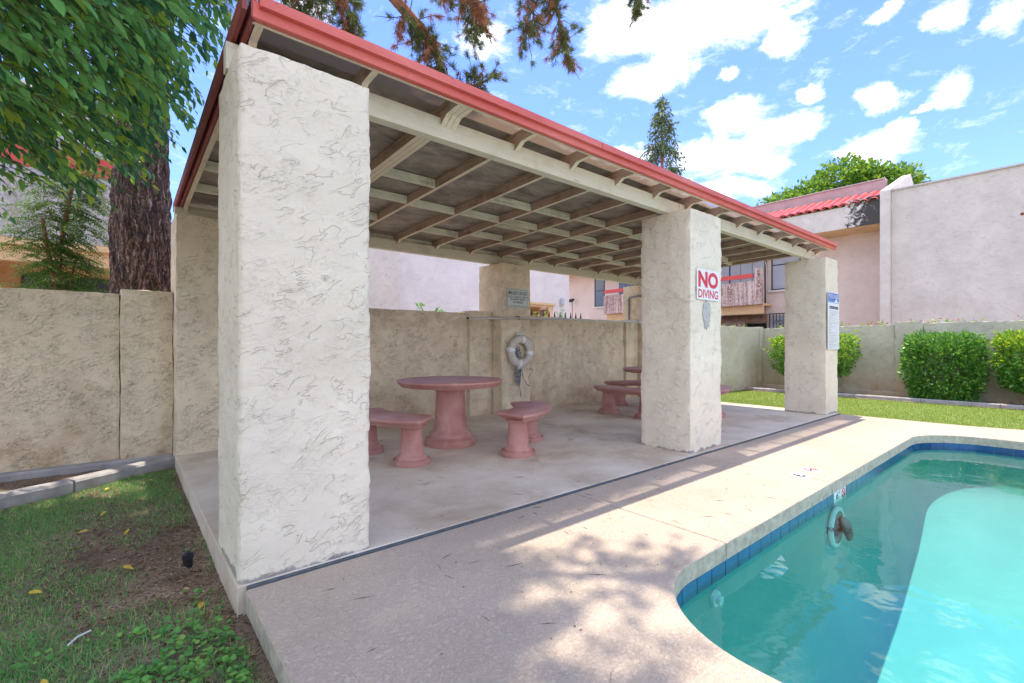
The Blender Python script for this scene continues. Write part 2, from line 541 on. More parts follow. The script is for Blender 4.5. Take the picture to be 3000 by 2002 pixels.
M['red'] = fascia_mat()
M['red_dark'] = plain('dull_red_rake_paint', (0.27, 0.055, 0.045), 0.6, 0.2, 4.0, 0.003)
M['black'] = plain('black_iron', (0.012, 0.012, 0.014), 0.5)
M['void'] = plain('dark_interior', (0.01, 0.01, 0.012), 0.9)


def deck_mat():
    m_, t = newmat('textured_pool_deck_coating')
    p = t.pos()
    a = t.noise(p, 55.0, 4, 0.6, 1.0)
    b = t.noise(p, 130.0, 3, 0.6)
    pl = t.ramp(a, [(0.45, 0.0), (0.55, 1.0)])
    c = t.mix(t.ramp(t.noise(p, 1.2, 5, 0.6), [(0.3, 0.0), (0.7, 1.0)]), (0.50, 0.40, 0.305), (0.61, 0.495, 0.39))
    c = t.mix(t.m('MULTIPLY', t.ramp(a, [(0.38, 1.0), (0.50, 0.0)]), 0.3), c, (0.34, 0.26, 0.20))
    st = t.ramp(t.noise(t.mapv(p, (1, 1, 1), (2, 8, 0)), 2.2, 6, 0.7), [(0.58, 0.0), (0.75, 1.0)])
    c = t.mix(t.m('MULTIPLY', st, 0.35), c, (0.34, 0.27, 0.22))
    h = t.m('ADD', pl, t.m('MULTIPLY', b, 0.35))
    t.out(t.bsdf(c, 0.85, t.bump(h, 0.0022), **{'Specular IOR Level': 0.3}))
    return m_


def slab_mat():
    m_, t = newmat('worn_concrete_slab')
    p = t.pos()
    n1 = t.noise(p, 1.3, 6, 0.65, 0.3)
    c = t.ramp(n1, [(0.30, (0.44, 0.345, 0.24)), (0.5, (0.64, 0.545, 0.43)), (0.68, (0.74, 0.66, 0.55))])
    sp = t.ramp(t.voro(p, 16.0), [(0.06, 1.0), (0.11, 0.0)])
    sk = t.ramp(t.noise(p, 3.0, 3), [(0.5, 0.0), (0.6, 1.0)])
    c = t.mix(t.m('MULTIPLY', t.m('MULTIPLY', sp, sk), 0.8), c, (0.16, 0.11, 0.075))
    st = t.ramp(t.noise(t.mapv(p, (1, 1, 1), (9, 3, 0)), 1.9, 6, 0.7, 0.5), [(0.60, 0.0), (0.70, 1.0)])
    c = t.mix(t.m('MULTIPLY', st, 0.65), c, (0.26, 0.17, 0.11))
    t.out(t.bsdf(c, 0.7, t.bump(t.noise(p, 40, 4), 0.002), **{'Specular IOR Level': 0.35}))
    return m_


M['deck'] = deck_mat()
M['deck_edge'] = plain('shade_toned_coping_edge', (0.42, 0.375, 0.29), 0.9, 0.25, 18, 0.006)  # shade on the deck's upright faces is put into this darker colour
M['joint'] = plain('grey_joint_filler', (0.085, 0.10, 0.11), 0.9, 0.3, 20, 0.004)
M['slab'] = slab_mat()
M['kerb'] = plain('grey_kerb_concrete', (0.36, 0.34, 0.33), 0.9, 0.25, 6.0, 0.006)
M['pink'] = None


def cast_mat():
    m_, t = newmat('pink_cast_concrete')
    p = t.pos()
    n1 = t.noise(p, 3.5, 5, 0.6)
    c = t.mix(t.ramp(n1, [(0.3, 0.0), (0.7, 1.0)]), (0.40, 0.165, 0.135), (0.56, 0.30, 0.255))
    sp = t.ramp(t.voro(p, 30.0), [(0.05, 1.0), (0.10, 0.0)])
    sk = t.ramp(t.noise(p, 7.0, 3), [(0.5, 0.0), (0.58, 1.0)])
    c = t.mix(t.m('MULTIPLY', t.m('MULTIPLY', sp, sk), 0.7), c, (0.17, 0.10, 0.10))
    wr = t.ramp(t.noise(t.mapv(p, (1, 1, 0.5), (7, 1, 2)), 5.5, 6, 0.7), [(0.52, 0.0), (0.68, 1.0)])
    c = t.mix(t.m('MULTIPLY', wr, 0.45), c, (0.60, 0.40, 0.36))
    ch = t.ramp(t.noise(t.mapv(p, (1, 1, 1), (4, 4, 4)), 9.0, 4, 0.7), [(0.66, 0.0), (0.70, 1.0)])
    c = t.mix(t.m('MULTIPLY', ch, 0.6), c, (0.33, 0.30, 0.31))
    t.out(t.bsdf(c, 0.5, t.bump(t.noise(p, 45, 4), 0.0025), **{'Specular IOR Level': 0.4}))
    return m_


M['pink'] = cast_mat()


def plaster_mat():
    m_, t = newmat('turquoise_pool_plaster')
    p = t.pos()
    n1 = t.noise(p, 1.6, 5, 0.6)
    c = t.mix(t.ramp(n1, [(0.3, 0.0), (0.7, 1.0)]), (0.125, 0.385, 0.375), (0.165, 0.45, 0.435))
    n2 = t.ramp(t.noise(t.mapv(p, (1, 1, 1), (3, 3, 3)), 4.5, 5, 0.7), [(0.6, 0.0), (0.75, 1.0)])
    c = t.mix(t.m('MULTIPLY', n2, 0.2), c, (0.40, 0.76, 0.78))
    t.out(t.bsdf(c, 0.8))
    return m_


def water_mat():
    m_, t = newmat('clear_pool_water')
    p = t.pos()
    h = t.noise(t.mapv(p, (1, 1, 1)), 3.0, 3, 0.5)
    nrm = t.bump(h, 0.010, 0.5)
    fr = t.n('ShaderNodeFresnel', {'IOR': 1.33, 'Normal': nrm}).outputs[0]
    tr = t.n('ShaderNodeBsdfTransparent', {'Color': (0.70, 0.94, 0.93, 1)}).outputs[0]
    gl = t.n('ShaderNodeBsdfGlossy', {'Color': (1, 1, 1, 1), 'Roughness': 0.02, 'Normal': nrm}).outputs[0]
    t.out(t.n('ShaderNodeMixShader', {0: fr, 1: tr, 2: gl}).outputs[0])
    return m_


M['plaster'] = plaster_mat()
M['water'] = water_mat()
M['tile'] = plain('blue_glazed_tile', (0.008, 0.065, 0.19), 0.12, 0.30, 5.0)
M['tile_white'] = plain('white_glazed_tile', (0.72, 0.74, 0.74), 0.2, 0.04)
M['white'] = plain('white_sign_enamel', (0.78, 0.79, 0.80), 0.4, 0.03)
M['signgrey'] = plain('pale_grey_sign_enamel', (0.58, 0.61, 0.58), 0.45, 0.04)
M['sign_red'] = plain('red_sign_ink', (0.68, 0.03, 0.055), 0.45, 0.04)
M['ink'] = plain('black_sign_ink', (0.02, 0.02, 0.025), 0.5, 0.0)
M['inkblue'] = plain('navy_sign_ink', (0.02, 0.05, 0.11), 0.5, 0.0)
M['grey_ink'] = plain('grey_sign_ink', (0.20, 0.24, 0.30), 0.5, 0.0)
M['sign_blue'] = plain('blue_sign_ink', (0.06, 0.17, 0.55), 0.45, 0.05)
M['sky_blue'] = plain('light_blue_sign_ink', (0.30, 0.52, 0.80), 0.45, 0.05)
M['alu'] = plain('brushed_aluminium', (0.62, 0.62, 0.62), 0.35, 0.08, 20, 0, 1.0)
M['grey_pipe'] = plain('grey_conduit', (0.20, 0.22, 0.24), 0.5, 0.1)
M['ring'] = plain('dirty_white_ring_plastic', (0.58, 0.54, 0.47), 0.5, 0.12, 12.0)
M['rope'] = plain('black_and_white_rope', (0.05, 0.055, 0.075), 0.9, 0.2, 90)
M['cord'] = plain('cream_cord', (0.50, 0.44, 0.35), 0.9, 0.1)


def rope_mat():
    m_, t = newmat('braided_black_and_white_rope')
    p = t.pos()
    s = t.ramp(t.noise(t.mapv(p, (60, 60, 30)), 2.0, 2), [(0.48, 0.0), (0.52, 1.0)])
    t.out(t.bsdf(t.mix(s, (0.02, 0.025, 0.045), (0.42, 0.44, 0.46)), 0.9))
    return m_


M['rope'] = rope_mat()


def soil_mat():
    m_, t = newmat('dry_lawn_soil')
    p = t.pos()
    n = t.noise(p, 3.0, 6, 0.65)
    f = t.noise(p, 60.0, 4, 0.7)
    c = t.ramp(n, [(0.3, (0.17, 0.115, 0.075)), (0.55, (0.30, 0.205, 0.14)), (0.7, (0.42, 0.315, 0.21))])
    c = t.mix(t.ramp(f, [(0.45, 0.0), (0.65, 1.0)]), c, (0.055, 0.035, 0.025))
    t.out(t.bsdf(c, 0.95, t.bump(f, 0.012)))
    return m_


def mulch_mat():
    m_, t = newmat('bark_mulch')
    p = t.pos()
    v = t.voro(p, 28.0, out='Color')
    c = t.mix(t.sep(v)[0], (0.16, 0.075, 0.05), (0.42, 0.27, 0.20))
    t.out(t.bsdf(c, 0.95, t.bump(t.voro(p, 28.0), 0.015)))
    return m_


def turf_mat():
    m_, t = newmat('short_turf')
    p = t.pos()
    n = t.noise(p, 1.2, 5, 0.6)
    f = t.noise(p, 40.0, 4, 0.7)
    c = t.mix(t.ramp(n, [(0.35, 0.0), (0.65, 1.0)]), (0.14, 0.23, 0.03), (0.26, 0.33, 0.06))
    c = t.mix(t.ramp(f, [(0.5, 0.0), (0.7, 0.5)]), c, (0.20, 0.24, 0.08))
    t.out(t.bsdf(c, 0.9, t.bump(f, 0.02)))
    return m_


M['soil'] = soil_mat()
M['mulch'] = mulch_mat()
M['turf'] = turf_mat()
M['ground'] = plain('dusty_ground', (0.30, 0.25, 0.20), 0.95, 0.2, 0.7)


def leaf_mat(name, stops, trans=0.35, rough=0.45, spec=0.4):
    m_, t = newmat(name)
    r = t.n('ShaderNodeNewGeometry').outputs['Random Per Island']
    c = t.ramp(r, stops)
    tc = t.mix(0.55, c, (0.30, 0.42, 0.04), 'ADD')
    d = t.bsdf(c, rough, **{'Specular IOR Level': spec})
    tl = t.n('ShaderNodeBsdfTranslucent', {'Color': t.mix(0.5, c, tc)}).outputs[0]
    t.out(t.n('ShaderNodeMixShader', {0: trans, 1: d, 2: tl}).outputs[0])
    return m_


M['leaf'] = leaf_mat('glossy_green_leaves', [(0.0, (0.022, 0.11, 0.07)), (0.32, (0.075, 0.25, 0.115)), (0.60, (0.16, 0.40, 0.11)), (0.78, (0.26, 0.50, 0.075)), (1.0, (0.55, 0.68, 0.07))], 0.36, 0.25)
M['leaf_feather'] = leaf_mat('feathery_leaflets', [(0.0, (0.04, 0.12, 0.03)), (0.6, (0.08, 0.20, 0.04)), (1.0, (0.22, 0.33, 0.05))], 0.4, 0.5)
M['leaf_hedge'] = leaf_mat('hedge_leaves', [(0.0, (0.05, 0.17, 0.04)), (0.6, (0.11, 0.30, 0.05)), (1.0, (0.27, 0.46, 0.07))], 0.35, 0.28)
M['leaf_lime'] = leaf_mat('lime_hedge_leaves', [(0.0, (0.10, 0.26, 0.025)), (0.5, (0.30, 0.46, 0.035)), (1.0, (0.58, 0.60, 0.035))], 0.35, 0.4)
M['leaf_far'] = leaf_mat('far_tree_leaves', [(0.0, (0.05, 0.15, 0.03)), (0.55, (0.15, 0.31, 0.035)), (1.0, (0.38, 0.50, 0.04))], 0.3, 0.5)
M['leaf_conifer'] = leaf_mat('far_conifer_foliage', [(0.0, (0.05, 0.10, 0.06)), (0.6, (0.12, 0.19, 0.09)), (1.0, (0.27, 0.32, 0.13))], 0.25, 0.6)
M['needle'] = leaf_mat('pine_needles', [(0.0, (0.07, 0.11, 0.035)), (0.6, (0.14, 0.19, 0.05)), (1.0, (0.28, 0.28, 0.08))], 0.15, 0.6)
M['needle_dead'] = leaf_mat('dead_pine_needles', [(0.0, (0.25, 0.09, 0.05)), (0.6, (0.42, 0.16, 0.08)), (1.0, (0.55, 0.28, 0.15))], 0.15, 0.8)
M['grass'] = leaf_mat('grass_blades', [(0.0, (0.09, 0.27, 0.085)), (0.6, (0.17, 0.41, 0.11)), (0.85, (0.26, 0.46, 0.13)), (1.0, (0.58, 0.50, 0.28))], 0.3, 0.6)
M['grass_sun'] = leaf_mat('sunlit_lawn_blades', [(0.0, (0.14, 0.22, 0.03)), (0.6, (0.25, 0.34, 0.05)), (1.0, (0.42, 0.44, 0.13))], 0.3, 0.6)
M['weed'] = leaf_mat('broad_weed_leaves', [(0.0, (0.07, 0.24, 0.06)), (0.7, (0.14, 0.38, 0.07)), (1.0, (0.26, 0.44, 0.08))], 0.3, 0.5)
M['litter'] = leaf_mat('dry_litter', [(0.0, (0.10, 0.06, 0.035)), (0.6, (0.28, 0.17, 0.095)), (1.0, (0.52, 0.38, 0.25))], 0.05, 0.9)
M['yellow_leaf'] = plain('yellow_fallen_leaf', (0.50, 0.36, 0.03), 0.6, 0.2, 20)
M['brown_leaf'] = plain('brown_fallen_leaf', (0.16, 0.07, 0.03), 0.7, 0.3, 20)
M['petal'] = plain('pink_petals', (0.70, 0.12, 0.20), 0.6, 0.2, 20)
M['twig'] = plain('green_brown_twig', (0.12, 0.12, 0.05), 0.8, 0.2, 20)
M['pine_twig'] = plain('pine_twig_bark', (0.13, 0.085, 0.06), 0.9, 0.3, 20)
M['limb'] = plain('orange_pine_limb_bark', (0.36, 0.155, 0.085), 0.9, 0.35, 14, 0.01)


def bark_mat():
    m_, t = newmat('furrowed_pine_bark')
    p = t.pos(True)
    wob = t.n('ShaderNodeTexNoise', {'Vector': p, 'Scale': 6.0, 'Detail': 4.0, 'Roughness': 0.6}).outputs['Color']
    pd = t.mix(0.12, p, wob, 'ADD')
    pv = t.mapv(pd, (1, 1, 0.16))
    n = t.noise(pv, 22.0, 6, 0.65, 0.6)
    n2 = t.noise(t.mapv(pd, (1, 1, 0.3)), 48.0, 4, 0.6, 0.4)
    e = t.voro(t.mapv(pd, (1, 1, 0.17)), 24.0, feature='DISTANCE_TO_EDGE')
    c = t.ramp(n, [(0.32, (0.04, 0.028, 0.025)), (0.48, (0.17, 0.10, 0.075)), (0.57, (0.34, 0.21, 0.16)), (0.68, (0.58, 0.42, 0.36))])
    c = t.mix(t.ramp(n2, [(0.40, 0.5), (0.52, 0.0)]), c, (0.045, 0.026, 0.026))
    c = t.mix(t.ramp(e, [(0.0, 0.85), (0.10, 0.0)]), c, (0.018, 0.015, 0.017))
    h = t.m('ADD', t.m('MULTIPLY', t.ramp(e, [(0.0, 0.0), (0.2, 1.0)]), 0.7), t.m('ADD', t.m('MULTIPLY', n, 0.9), t.m('MULTIPLY', n2, 0.5)))
    t.out(t.bsdf(c, 0.95, t.bump(h, 0.03)))
    return m_


M['bark'] = bark_mat()


def glass_mat(name, color, rough=0.08):
    m_, t = newmat(name)
    p = t.pos()
    c = t.mix(t.noise(t.mapv(p, (1, 1, 3)), 2.0, 3), color, tuple(x * 1.5 for x in color))
    t.out(t.bsdf(c, rough, **{'Specular IOR Level': 0.8}))
    return m_


M['glass'] = glass_mat('dark_window_glass', (0.055, 0.06, 0.075))
M['blind'] = plain('pale_vertical_blinds', (0.40, 0.42, 0.47), 0.5, 0.08, 2.0)
M['frame'] = plain('bronze_window_frame', (0.05, 0.05, 0.06), 0.5, 0.1)
M['brown'] = plain('brown_painted_timber', (0.17, 0.09, 0.055), 0.8, 0.15, 6)
M['fence_wood'] = plain('grey_brown_fence_wood', (0.14, 0.10, 0.085), 0.9, 0.3, 9, 0.004)
M['rail_red'] = plain('red_rail_paint', (0.62, 0.075, 0.06), 0.5, 0.06, 3.0)


def tile_roof_mat():
    m_, t = newmat('red_clay_roof_tile')
    p = t.pos()
    c = t.mix(t.ramp(t.noise(p, 4.0, 5, 0.6), [(0.3, 0.0), (0.7, 1.0)]), (0.40, 0.045, 0.045), (0.58, 0.12, 0.10))
    t.out(t.bsdf(c, 0.45))
    return m_


M['roof_tile'] = tile_roof_mat()
M['ridge'] = plain('faded_pink_roof_parapet', (0.48, 0.33, 0.32), 0.9, 0.15, 3, 0.006)
M['cap'] = plain('pale_metal_coping', (0.55, 0.50, 0.48), 0.5, 0.08)
M['lamp'] = plain('grey_lamp_housing', (0.45, 0.50, 0.55), 0.5, 0.05)
M['rust'] = plain('rusty_hole', (0.22, 0.065, 0.03), 0.9, 0.4, 30)
M['concrete_raw'] = plain('bare_grey_render', (0.50, 0.485, 0.46), 0.95, 0.25, 22, 0.01)
M['black_plastic'] = plain('black_plastic', (0.018, 0.018, 0.022), 0.35, 0.1)
M['chrome'] = plain('dull_light_ring', (0.55, 0.75, 0.76), 0.3, 0.05)

# ------------------------------------------------------------------ ground, deck, pool
def curved_sheet(name, xs, ys, zf, mat_, kind='structure'):
    mb = MB()
    nx, ny = len(xs), len(ys)
    vs = [(x, y, zf(x, y)) for y in ys for x in xs]
    fs = [(j * nx + i, j * nx + i + 1, (j + 1) * nx + i + 1, (j + 1) * nx + i) for j in range(ny - 1) for i in range(nx - 1)]
    mb.add(vs, fs)
    o = mb.obj(name, mat_, smooth=60)
    return setp(o, kind=kind)


def frame_sheet(name, outer, inner, z, mat_):
    """flat sheet with a rectangular hole"""
    (ax0, ax1, ay0, ay1), (bx0, bx1, by0, by1) = outer, inner
    mb = MB()
    vs = [(ax0, ay0, z), (ax1, ay0, z), (ax1, ay1, z), (ax0, ay1, z), (bx0, by0, z), (bx1, by0, z), (bx1, by1, z), (bx0, by1, z)]
    mb.add(vs, [(0, 1, 5, 4), (1, 2, 6, 5), (2, 3, 7, 6), (3, 0, 4, 7)])
    return setp(mb.obj(name, mat_), kind='structure')


frame_sheet('ground', (-200, 200, -200, 200), (1.5, 8.9, -3.5, 1.6), -0.22, M['ground'])


def lawn_z(x, y):
    n = mnoise.noise(Vector((x * 1.1, y * 1.1, 3.0))) * 0.022 + mnoise.noise(Vector((x * 4, y * 4, 9.0))) * 0.008
    return -0.105 + n - 0.03 * max(0.0, 1.0 - abs(x - 0.4) / 0.25)


curved_sheet('left_lawn', np.linspace(-4.0, 0.475, 90), np.linspace(-1.5, 6.55, 150), lawn_z, M['soil'])


def rlawn_z(x, y):
    return -0.02 - 0.085 * min(1.0, max(0.0, (x - 9.7) / 4.2)) + 0.006 * mnoise.noise(Vector((x * 2, y * 2, 0)))


curved_sheet('right_lawn', np.linspace(9.655, 13.82, 40), np.linspace(-8, 6.1, 90), rlawn_z, M['turf'])
curved_sheet('planter_bed', np.linspace(13.7, 15.12, 14), np.linspace(-8, 6.12, 80), lambda x, y: -0.085 + 0.015 * mnoise.noise(Vector((x * 5, y * 5, 4))), M['mulch'])

# pool outline (coping edge), rounded rectangle, counter-clockwise seen from above
PX0, PX1, PY0, PY1 = 1.81, 8.61, -3.2, 1.35


def pool_outline(off=0.0, n=14, rl=0.6, rr=0.7):
    x0, x1, y0, y1 = PX0 - off, PX1 + off, PY0 - off, PY1 + off
    rl, rr = rl + off, rr + off
    pts = []

    def arc(cx, cy, r, a0, a1):
        for i in range(n + 1):
            a = math.radians(a0 + (a1 - a0) * i / n)
            pts.append((cx + r * math.cos(a), cy + r * math.sin(a)))
    arc(x1 - rr, y1 - rr, rr, 0, 90)
    # long side, subdivided
    for i in range(1, 16):
        f = i / 16
        pts.append(((x1 - rr) * (1 - f) + (x0 + rl) * f, y1))
    arc(x0 + rl, y1 - rl, rl, 90, 180)
    arc(x0 + rl, y0 + rl, rl, 180, 270)
    arc(x1 - rr, y0 + rr, rr, 270, 360)
    return pts


def zfloor(x):
    return float(np.interp(x, [1.8, 4.8, 6.0, 7.25, 8.6], [-1.92, -1.77, -1.55, -1.22, -0.72]))


basin = MB()
ol = pool_outline(0.012)
N = len(ol)
rings = [(0.0, None, -0.104), (0.0, None, -0.30), (0.0, 0.42, None), (0.03, 0.26, None), (0.10, 0.12, None), (0.22, 0.035, None), (0.40, 0.0, None), (0.62, 0.0, None), (0.84, 0.0, None), (0.985, 0.0, None)]
vs = []
for (ins, up, zz) in rings:
    for (x, y) in ol:
        cx = min(max(x, 4.1), 6.3)
        cy = -0.925
        d = math.hypot(x - cx, y - cy)
        if ins < 0.4:
            f = ins / d
        else:
            f = ins
            f = max(f, 0.40 / d)
        px, py = x + (cx - x) * f, y + (cy - y) * f
        z = zz if zz is not None else zfloor(px) + up
        vs.append((px, py, z))
fs = []
for j in range(len(rings) - 1):
    for i in range(N):
        i2 = (i + 1) % N
        fs.append((j * N + i, j * N + i2, (j + 1) * N + i2, (j + 1) * N + i))
fs.append(tuple((len(rings) - 1) * N + i for i in range(N)))
basin.add(vs, fs)
pool = basin.obj('pool_basin', M['plaster'], smooth=50)
setp(pool, 'turquoise plastered swimming pool set into the deck', kind='structure')
wt = MB()
wo = pool_outline(0.006)
wt.add([(x, y, -0.168) for x, y in wo], [tuple(range(len(wo)))])
wo_me = wt.mesh('pool_water', M['water'])
if wo_me.polygons[0].normal.z < 0:
    wo_me.flip_normals()
setp(link('pool_water', wo_me), kind='structure')

# waterline tiles, one by one along the outline
TZ0, TZ1 = -0.202, -0.107
to = pool_outline(0.011, n=40)


def walk(pts, step):
    out, acc_, i = [], 0.0, 0
    P = [Vector((x, y, 0)) for x, y in pts] + [Vector((pts[0][0], pts[0][1], 0))]
    L = [0.0]
    for a, b in zip(P[:-1], P[1:]):
        L.append(L[-1] + (b - a).length)
    tot = L[-1]
    n = int(round(tot / step))
    res = []
    for k in range(n + 1):
        s = tot * k / n
        while i < len(L) - 2 and L[i + 1] < s:
            i += 1
        seg = L[i + 1] - L[i]
        f = (s - L[i]) / seg if seg > 0 else 0
        res.append(P[i].lerp(P[i + 1], f))
    return res


stations = walk(to, 0.168)
tile_count = 0
for a, b in zip(stations[:-1], stations[1:]):
    mid = (a + b) / 2
    if mid.y < -0.3 and mid.x < 7.5:
        continue
    if mid.y < -2.0:
        continue
    white = abs(mid.y - 1.36) < 0.03 and 4.82 < mid.x < 5.17
    d = (b - a)
    ln = d.length
    d.normalize()
    nrm = Vector((-d.y, d.x, 0))      # towards the water for this winding
    if (Vector((5.2, -0.9, 0)) - mid).dot(nrm) < 0:
        nrm = -nrm
    p, q = a + d * 0.003, b - d * 0.003
    t_ = 0.008
    mb = MB()
    mb.prism([(p.x, p.y), (q.x, q.y), (q.x + nrm.x * t_, q.y + nrm.y * t_), (p.x + nrm.x * t_, p.y + nrm.y * t_)], TZ0, TZ1)
    o = mb.obj('waterline_tile', M['tile_white'] if white else M['tile'], pool)
    if white:
        o['label'] = 'white depth marker tile at the waterline'
    tile_count += 1
# depth marker print on the two white tiles
mk = bpy.data.objects.new('depth_print', None)
for (s, x0, x1, z0, z1) in (('6', 4.885, 4.955, -0.178, -0.118), ('FT', 4.965, 5.0, -0.145, -0.118)):
    cu = text_obj('depth_lettering', s, M['inkblue'], pool, x0, x1, z0, z1, 0, 0.02)
    cu.location = (0, 1.3505, 0)
    cu.rotation_euler = (PI / 2, 0, 0)
    cu.location = (0, 1.3520, 0)
sy_ = MB()
pts = [(5.09 + 0.042 * math.cos(a), 1.3515, -0.152 + 0.040 * math.sin(a)) for a in np.linspace(0, 2 * PI, 25)]
sy_.tube(pts, 0.004, 6)
sy_.tube([(5.06, 1.3515, -0.12), (5.12, 1.3515, -0.18)], 0.004, 6)
sy_.obj('no_diving_symbol', M['sign_red'], pool)

# underwater light with its loosened lens, and a return fitting
lg = MB()
rp = [(0.155 * math.cos(a), 0, 0.155 * math.sin(a)) for a in np.linspace(0, 2 * PI, 29)]
lg.tube(rp, 0.022, 8)
lt = lg.obj('light_ring', M['chrome'], pool, (4.84, 1.335, -0.40), smooth=60)
lg = MB()
lg.lathe([(0.145, 0.0), (0.14, 0.02), (0.05, 0.03)], 24)
lg.obj('light_niche', M['black_plastic'], lt, (0, 0.005, 0), (PI / 2, 0, 0), smooth=40)
lg = MB()
lg.lathe([(0.02, 0.0), (0.095, 0.010), (0.105, 0.03), (0.09, 0.06), (0.05, 0.08)], 28)
lg.obj('light_lens', M['glass'], lt, (0.03, -0.03, -0.02), (PI / 2 - 0.3, 0.1, 0.3), smooth=40)
rf = MB()
rf.lathe([(0.05, 0.0), (0.045, 0.02), (0.028, 0.025), (0.026, 0.045), (0.02, 0.046)], 20)
rf.obj('return_fitting', M['chrome'], pool, (2.69, 1.36, -0.295), (PI / 2, 0, 0), smooth=40)

# deck panels with tooled joints
deck = empty('pool_deck')
setp(deck, 'textured tan pool deck', kind='structure')
DY = 2.600


def arc_pts(cx, cy, r, a0, a1, n=14):
    return [(cx + r * math.cos(math.radians(a0 + (a1 - a0) * i / n)), cy + r * math.sin(math.radians(a0 + (a1 - a0) * i / n))) for i in range(n + 1)]


def deck_panel(pts, edge=0.012):
    bm = bmesh.new()
    vs_ = [bm.verts.new((x, y, 0)) for x, y in pts]
    f_ = bm.faces.new(vs_)
    if f_.normal.z < 0:
        f_.normal_flip()
    r = bmesh.ops.extrude_face_region(bm, geom=[f_])
    for v_ in [g_ for g_ in r['geom'] if isinstance(g_, bmesh.types.BMVert)]:
        v_.co.z = -0.105
    bmesh.ops.recalc_face_normals(bm, faces=bm.faces)
    top = [e for e in bm.edges if all(abs(v_.co.z) < 1e-5 for v_ in e.verts)]
    bmesh.ops.bevel(bm, geom=top, offset=edge, segments=3, profile=0.5, affect='EDGES')
    me = bpy.data.meshes.new('deck_panel')
    bm.to_mesh(me)
    bm.free()
    me.materials.append(M['deck'])
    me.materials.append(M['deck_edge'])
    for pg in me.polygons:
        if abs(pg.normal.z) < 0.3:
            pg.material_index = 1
    me.shade_smooth()
    me.set_sharp_from_angle(angle=math.radians(40))
    return link('deck_panel', me, deck)


deck_panel([(0.462, -4.5), (0.462, DY), (2.815, DY), (2.815, 1.35)] + arc_pts(2.41, 0.75, 0.6, 90, 180) + [(1.81, -4.5)])
deck_panel([(2.823, 1.35), (2.823, DY), (4.775, DY), (4.775, 1.35)])
deck_panel([(4.783, 1.35), (4.783, DY), (6.735, DY), (6.735, 1.35)])
deck_panel([(6.743, 1.35), (6.743, DY), (9.65, DY), (9.65, 1.4), (9.70, 0.9), (9.85, 0.3), (9.95, -4.5), (8.61, -4.5), (8.61, 0.65)] + arc_pts(7.91, 0.65, 0.7, 0, 90)[1:])
# deck side skirt against the left lawn, and slab under the ramada in two pours
mb = MB()
mb.box(0.470, 1.70, -4.5, 2.60, -0.32, -0.108)
mb.obj('deck_footing', M['deck'], deck)
slab = empty('patio_slab')
setp(slab, 'worn concrete slab under the ramada', kind='structure')
for (a, b) in ((0.43, 4.876), (4.884, 9.65)):
    mb = MB()
    mb.box(a, b, 2.622, 6.55, -0.30, 0.014, 0, 0.004)
    mb.obj('slab_pour', M['slab'], slab)

mb = MB()
mb.box(0.47, 9.64, 2.6005, 2.6215, -0.06, 0.009, 0, 0.004)
mb.obj('expansion_joint', M['joint'], slab)

# depth markers glued on the deck
def deck_tile(name, cx, cy, label):
    mb = MB()
    mb.box(-0.082, 0.082, -0.078, 0.078, 0.001, 0.005)
    o = mb.obj(name, M['white'], None, (cx, cy, 0))
    return setp(o, label, 'depth marker')


d6 = deck_tile('depth_marker', 4.785, 1.612, 'white square deck marker printed with a black 6 FT')
text_obj('numeral', '6', M['ink'], d6, -0.055, 0.035, -0.055, 0.06, 0.0062, 0.015)
text_obj('unit_lettering', 'FT', M['ink'], d6, 0.045, 0.075, -0.062, -0.035, 0.0062)
dn = deck_tile('no_diving_marker', 5.072, 1.608, 'white square deck marker with a red barred circle')
mb = MB()
ring = []
for k in range(29):
    a = 2 * PI * k / 28
    ring.append((0.056 * math.cos(a), 0.056 * math.sin(a), 0.0065))
mb.tube(ring, 0.0035, 6)
mb.tube([(-0.04, 0.04, 0.0065), (0.04, -0.04, 0.0065)], 0.003, 6)
mb.obj('barred_circle', M['sign_red'], dn)
mb = MB()
mb.tube([(-0.03, -0.01, 0.0065), (0.0, 0.008, 0.0065), (0.03, 0.012, 0.0065)], 0.005, 6)
mb.tube([(0.0, 0.008, 0.0065), (0.02, -0.02, 0.0065)], 0.004, 6)
mb.obj('diver_figure', M['ink'], dn)
text_obj('lettering', 'NO DIVING', M['ink'], dn, -0.05, 0.05, 0.064, 0.074, 0.0062)

# ------------------------------------------------------------------ ramada
ram = empty('ramada', (0, 0, 0), 0, 'open stucco ramada with red edged flat roof beside the pool', 'ramada')
ZF, ZB, YF, YB = 2.852, 2.762, 2.94, 6.45      # rafter underside heights at the two beams


def zraf(y):
    return ZF + (ZB - ZF) * (y - YF) / (YB - YF)


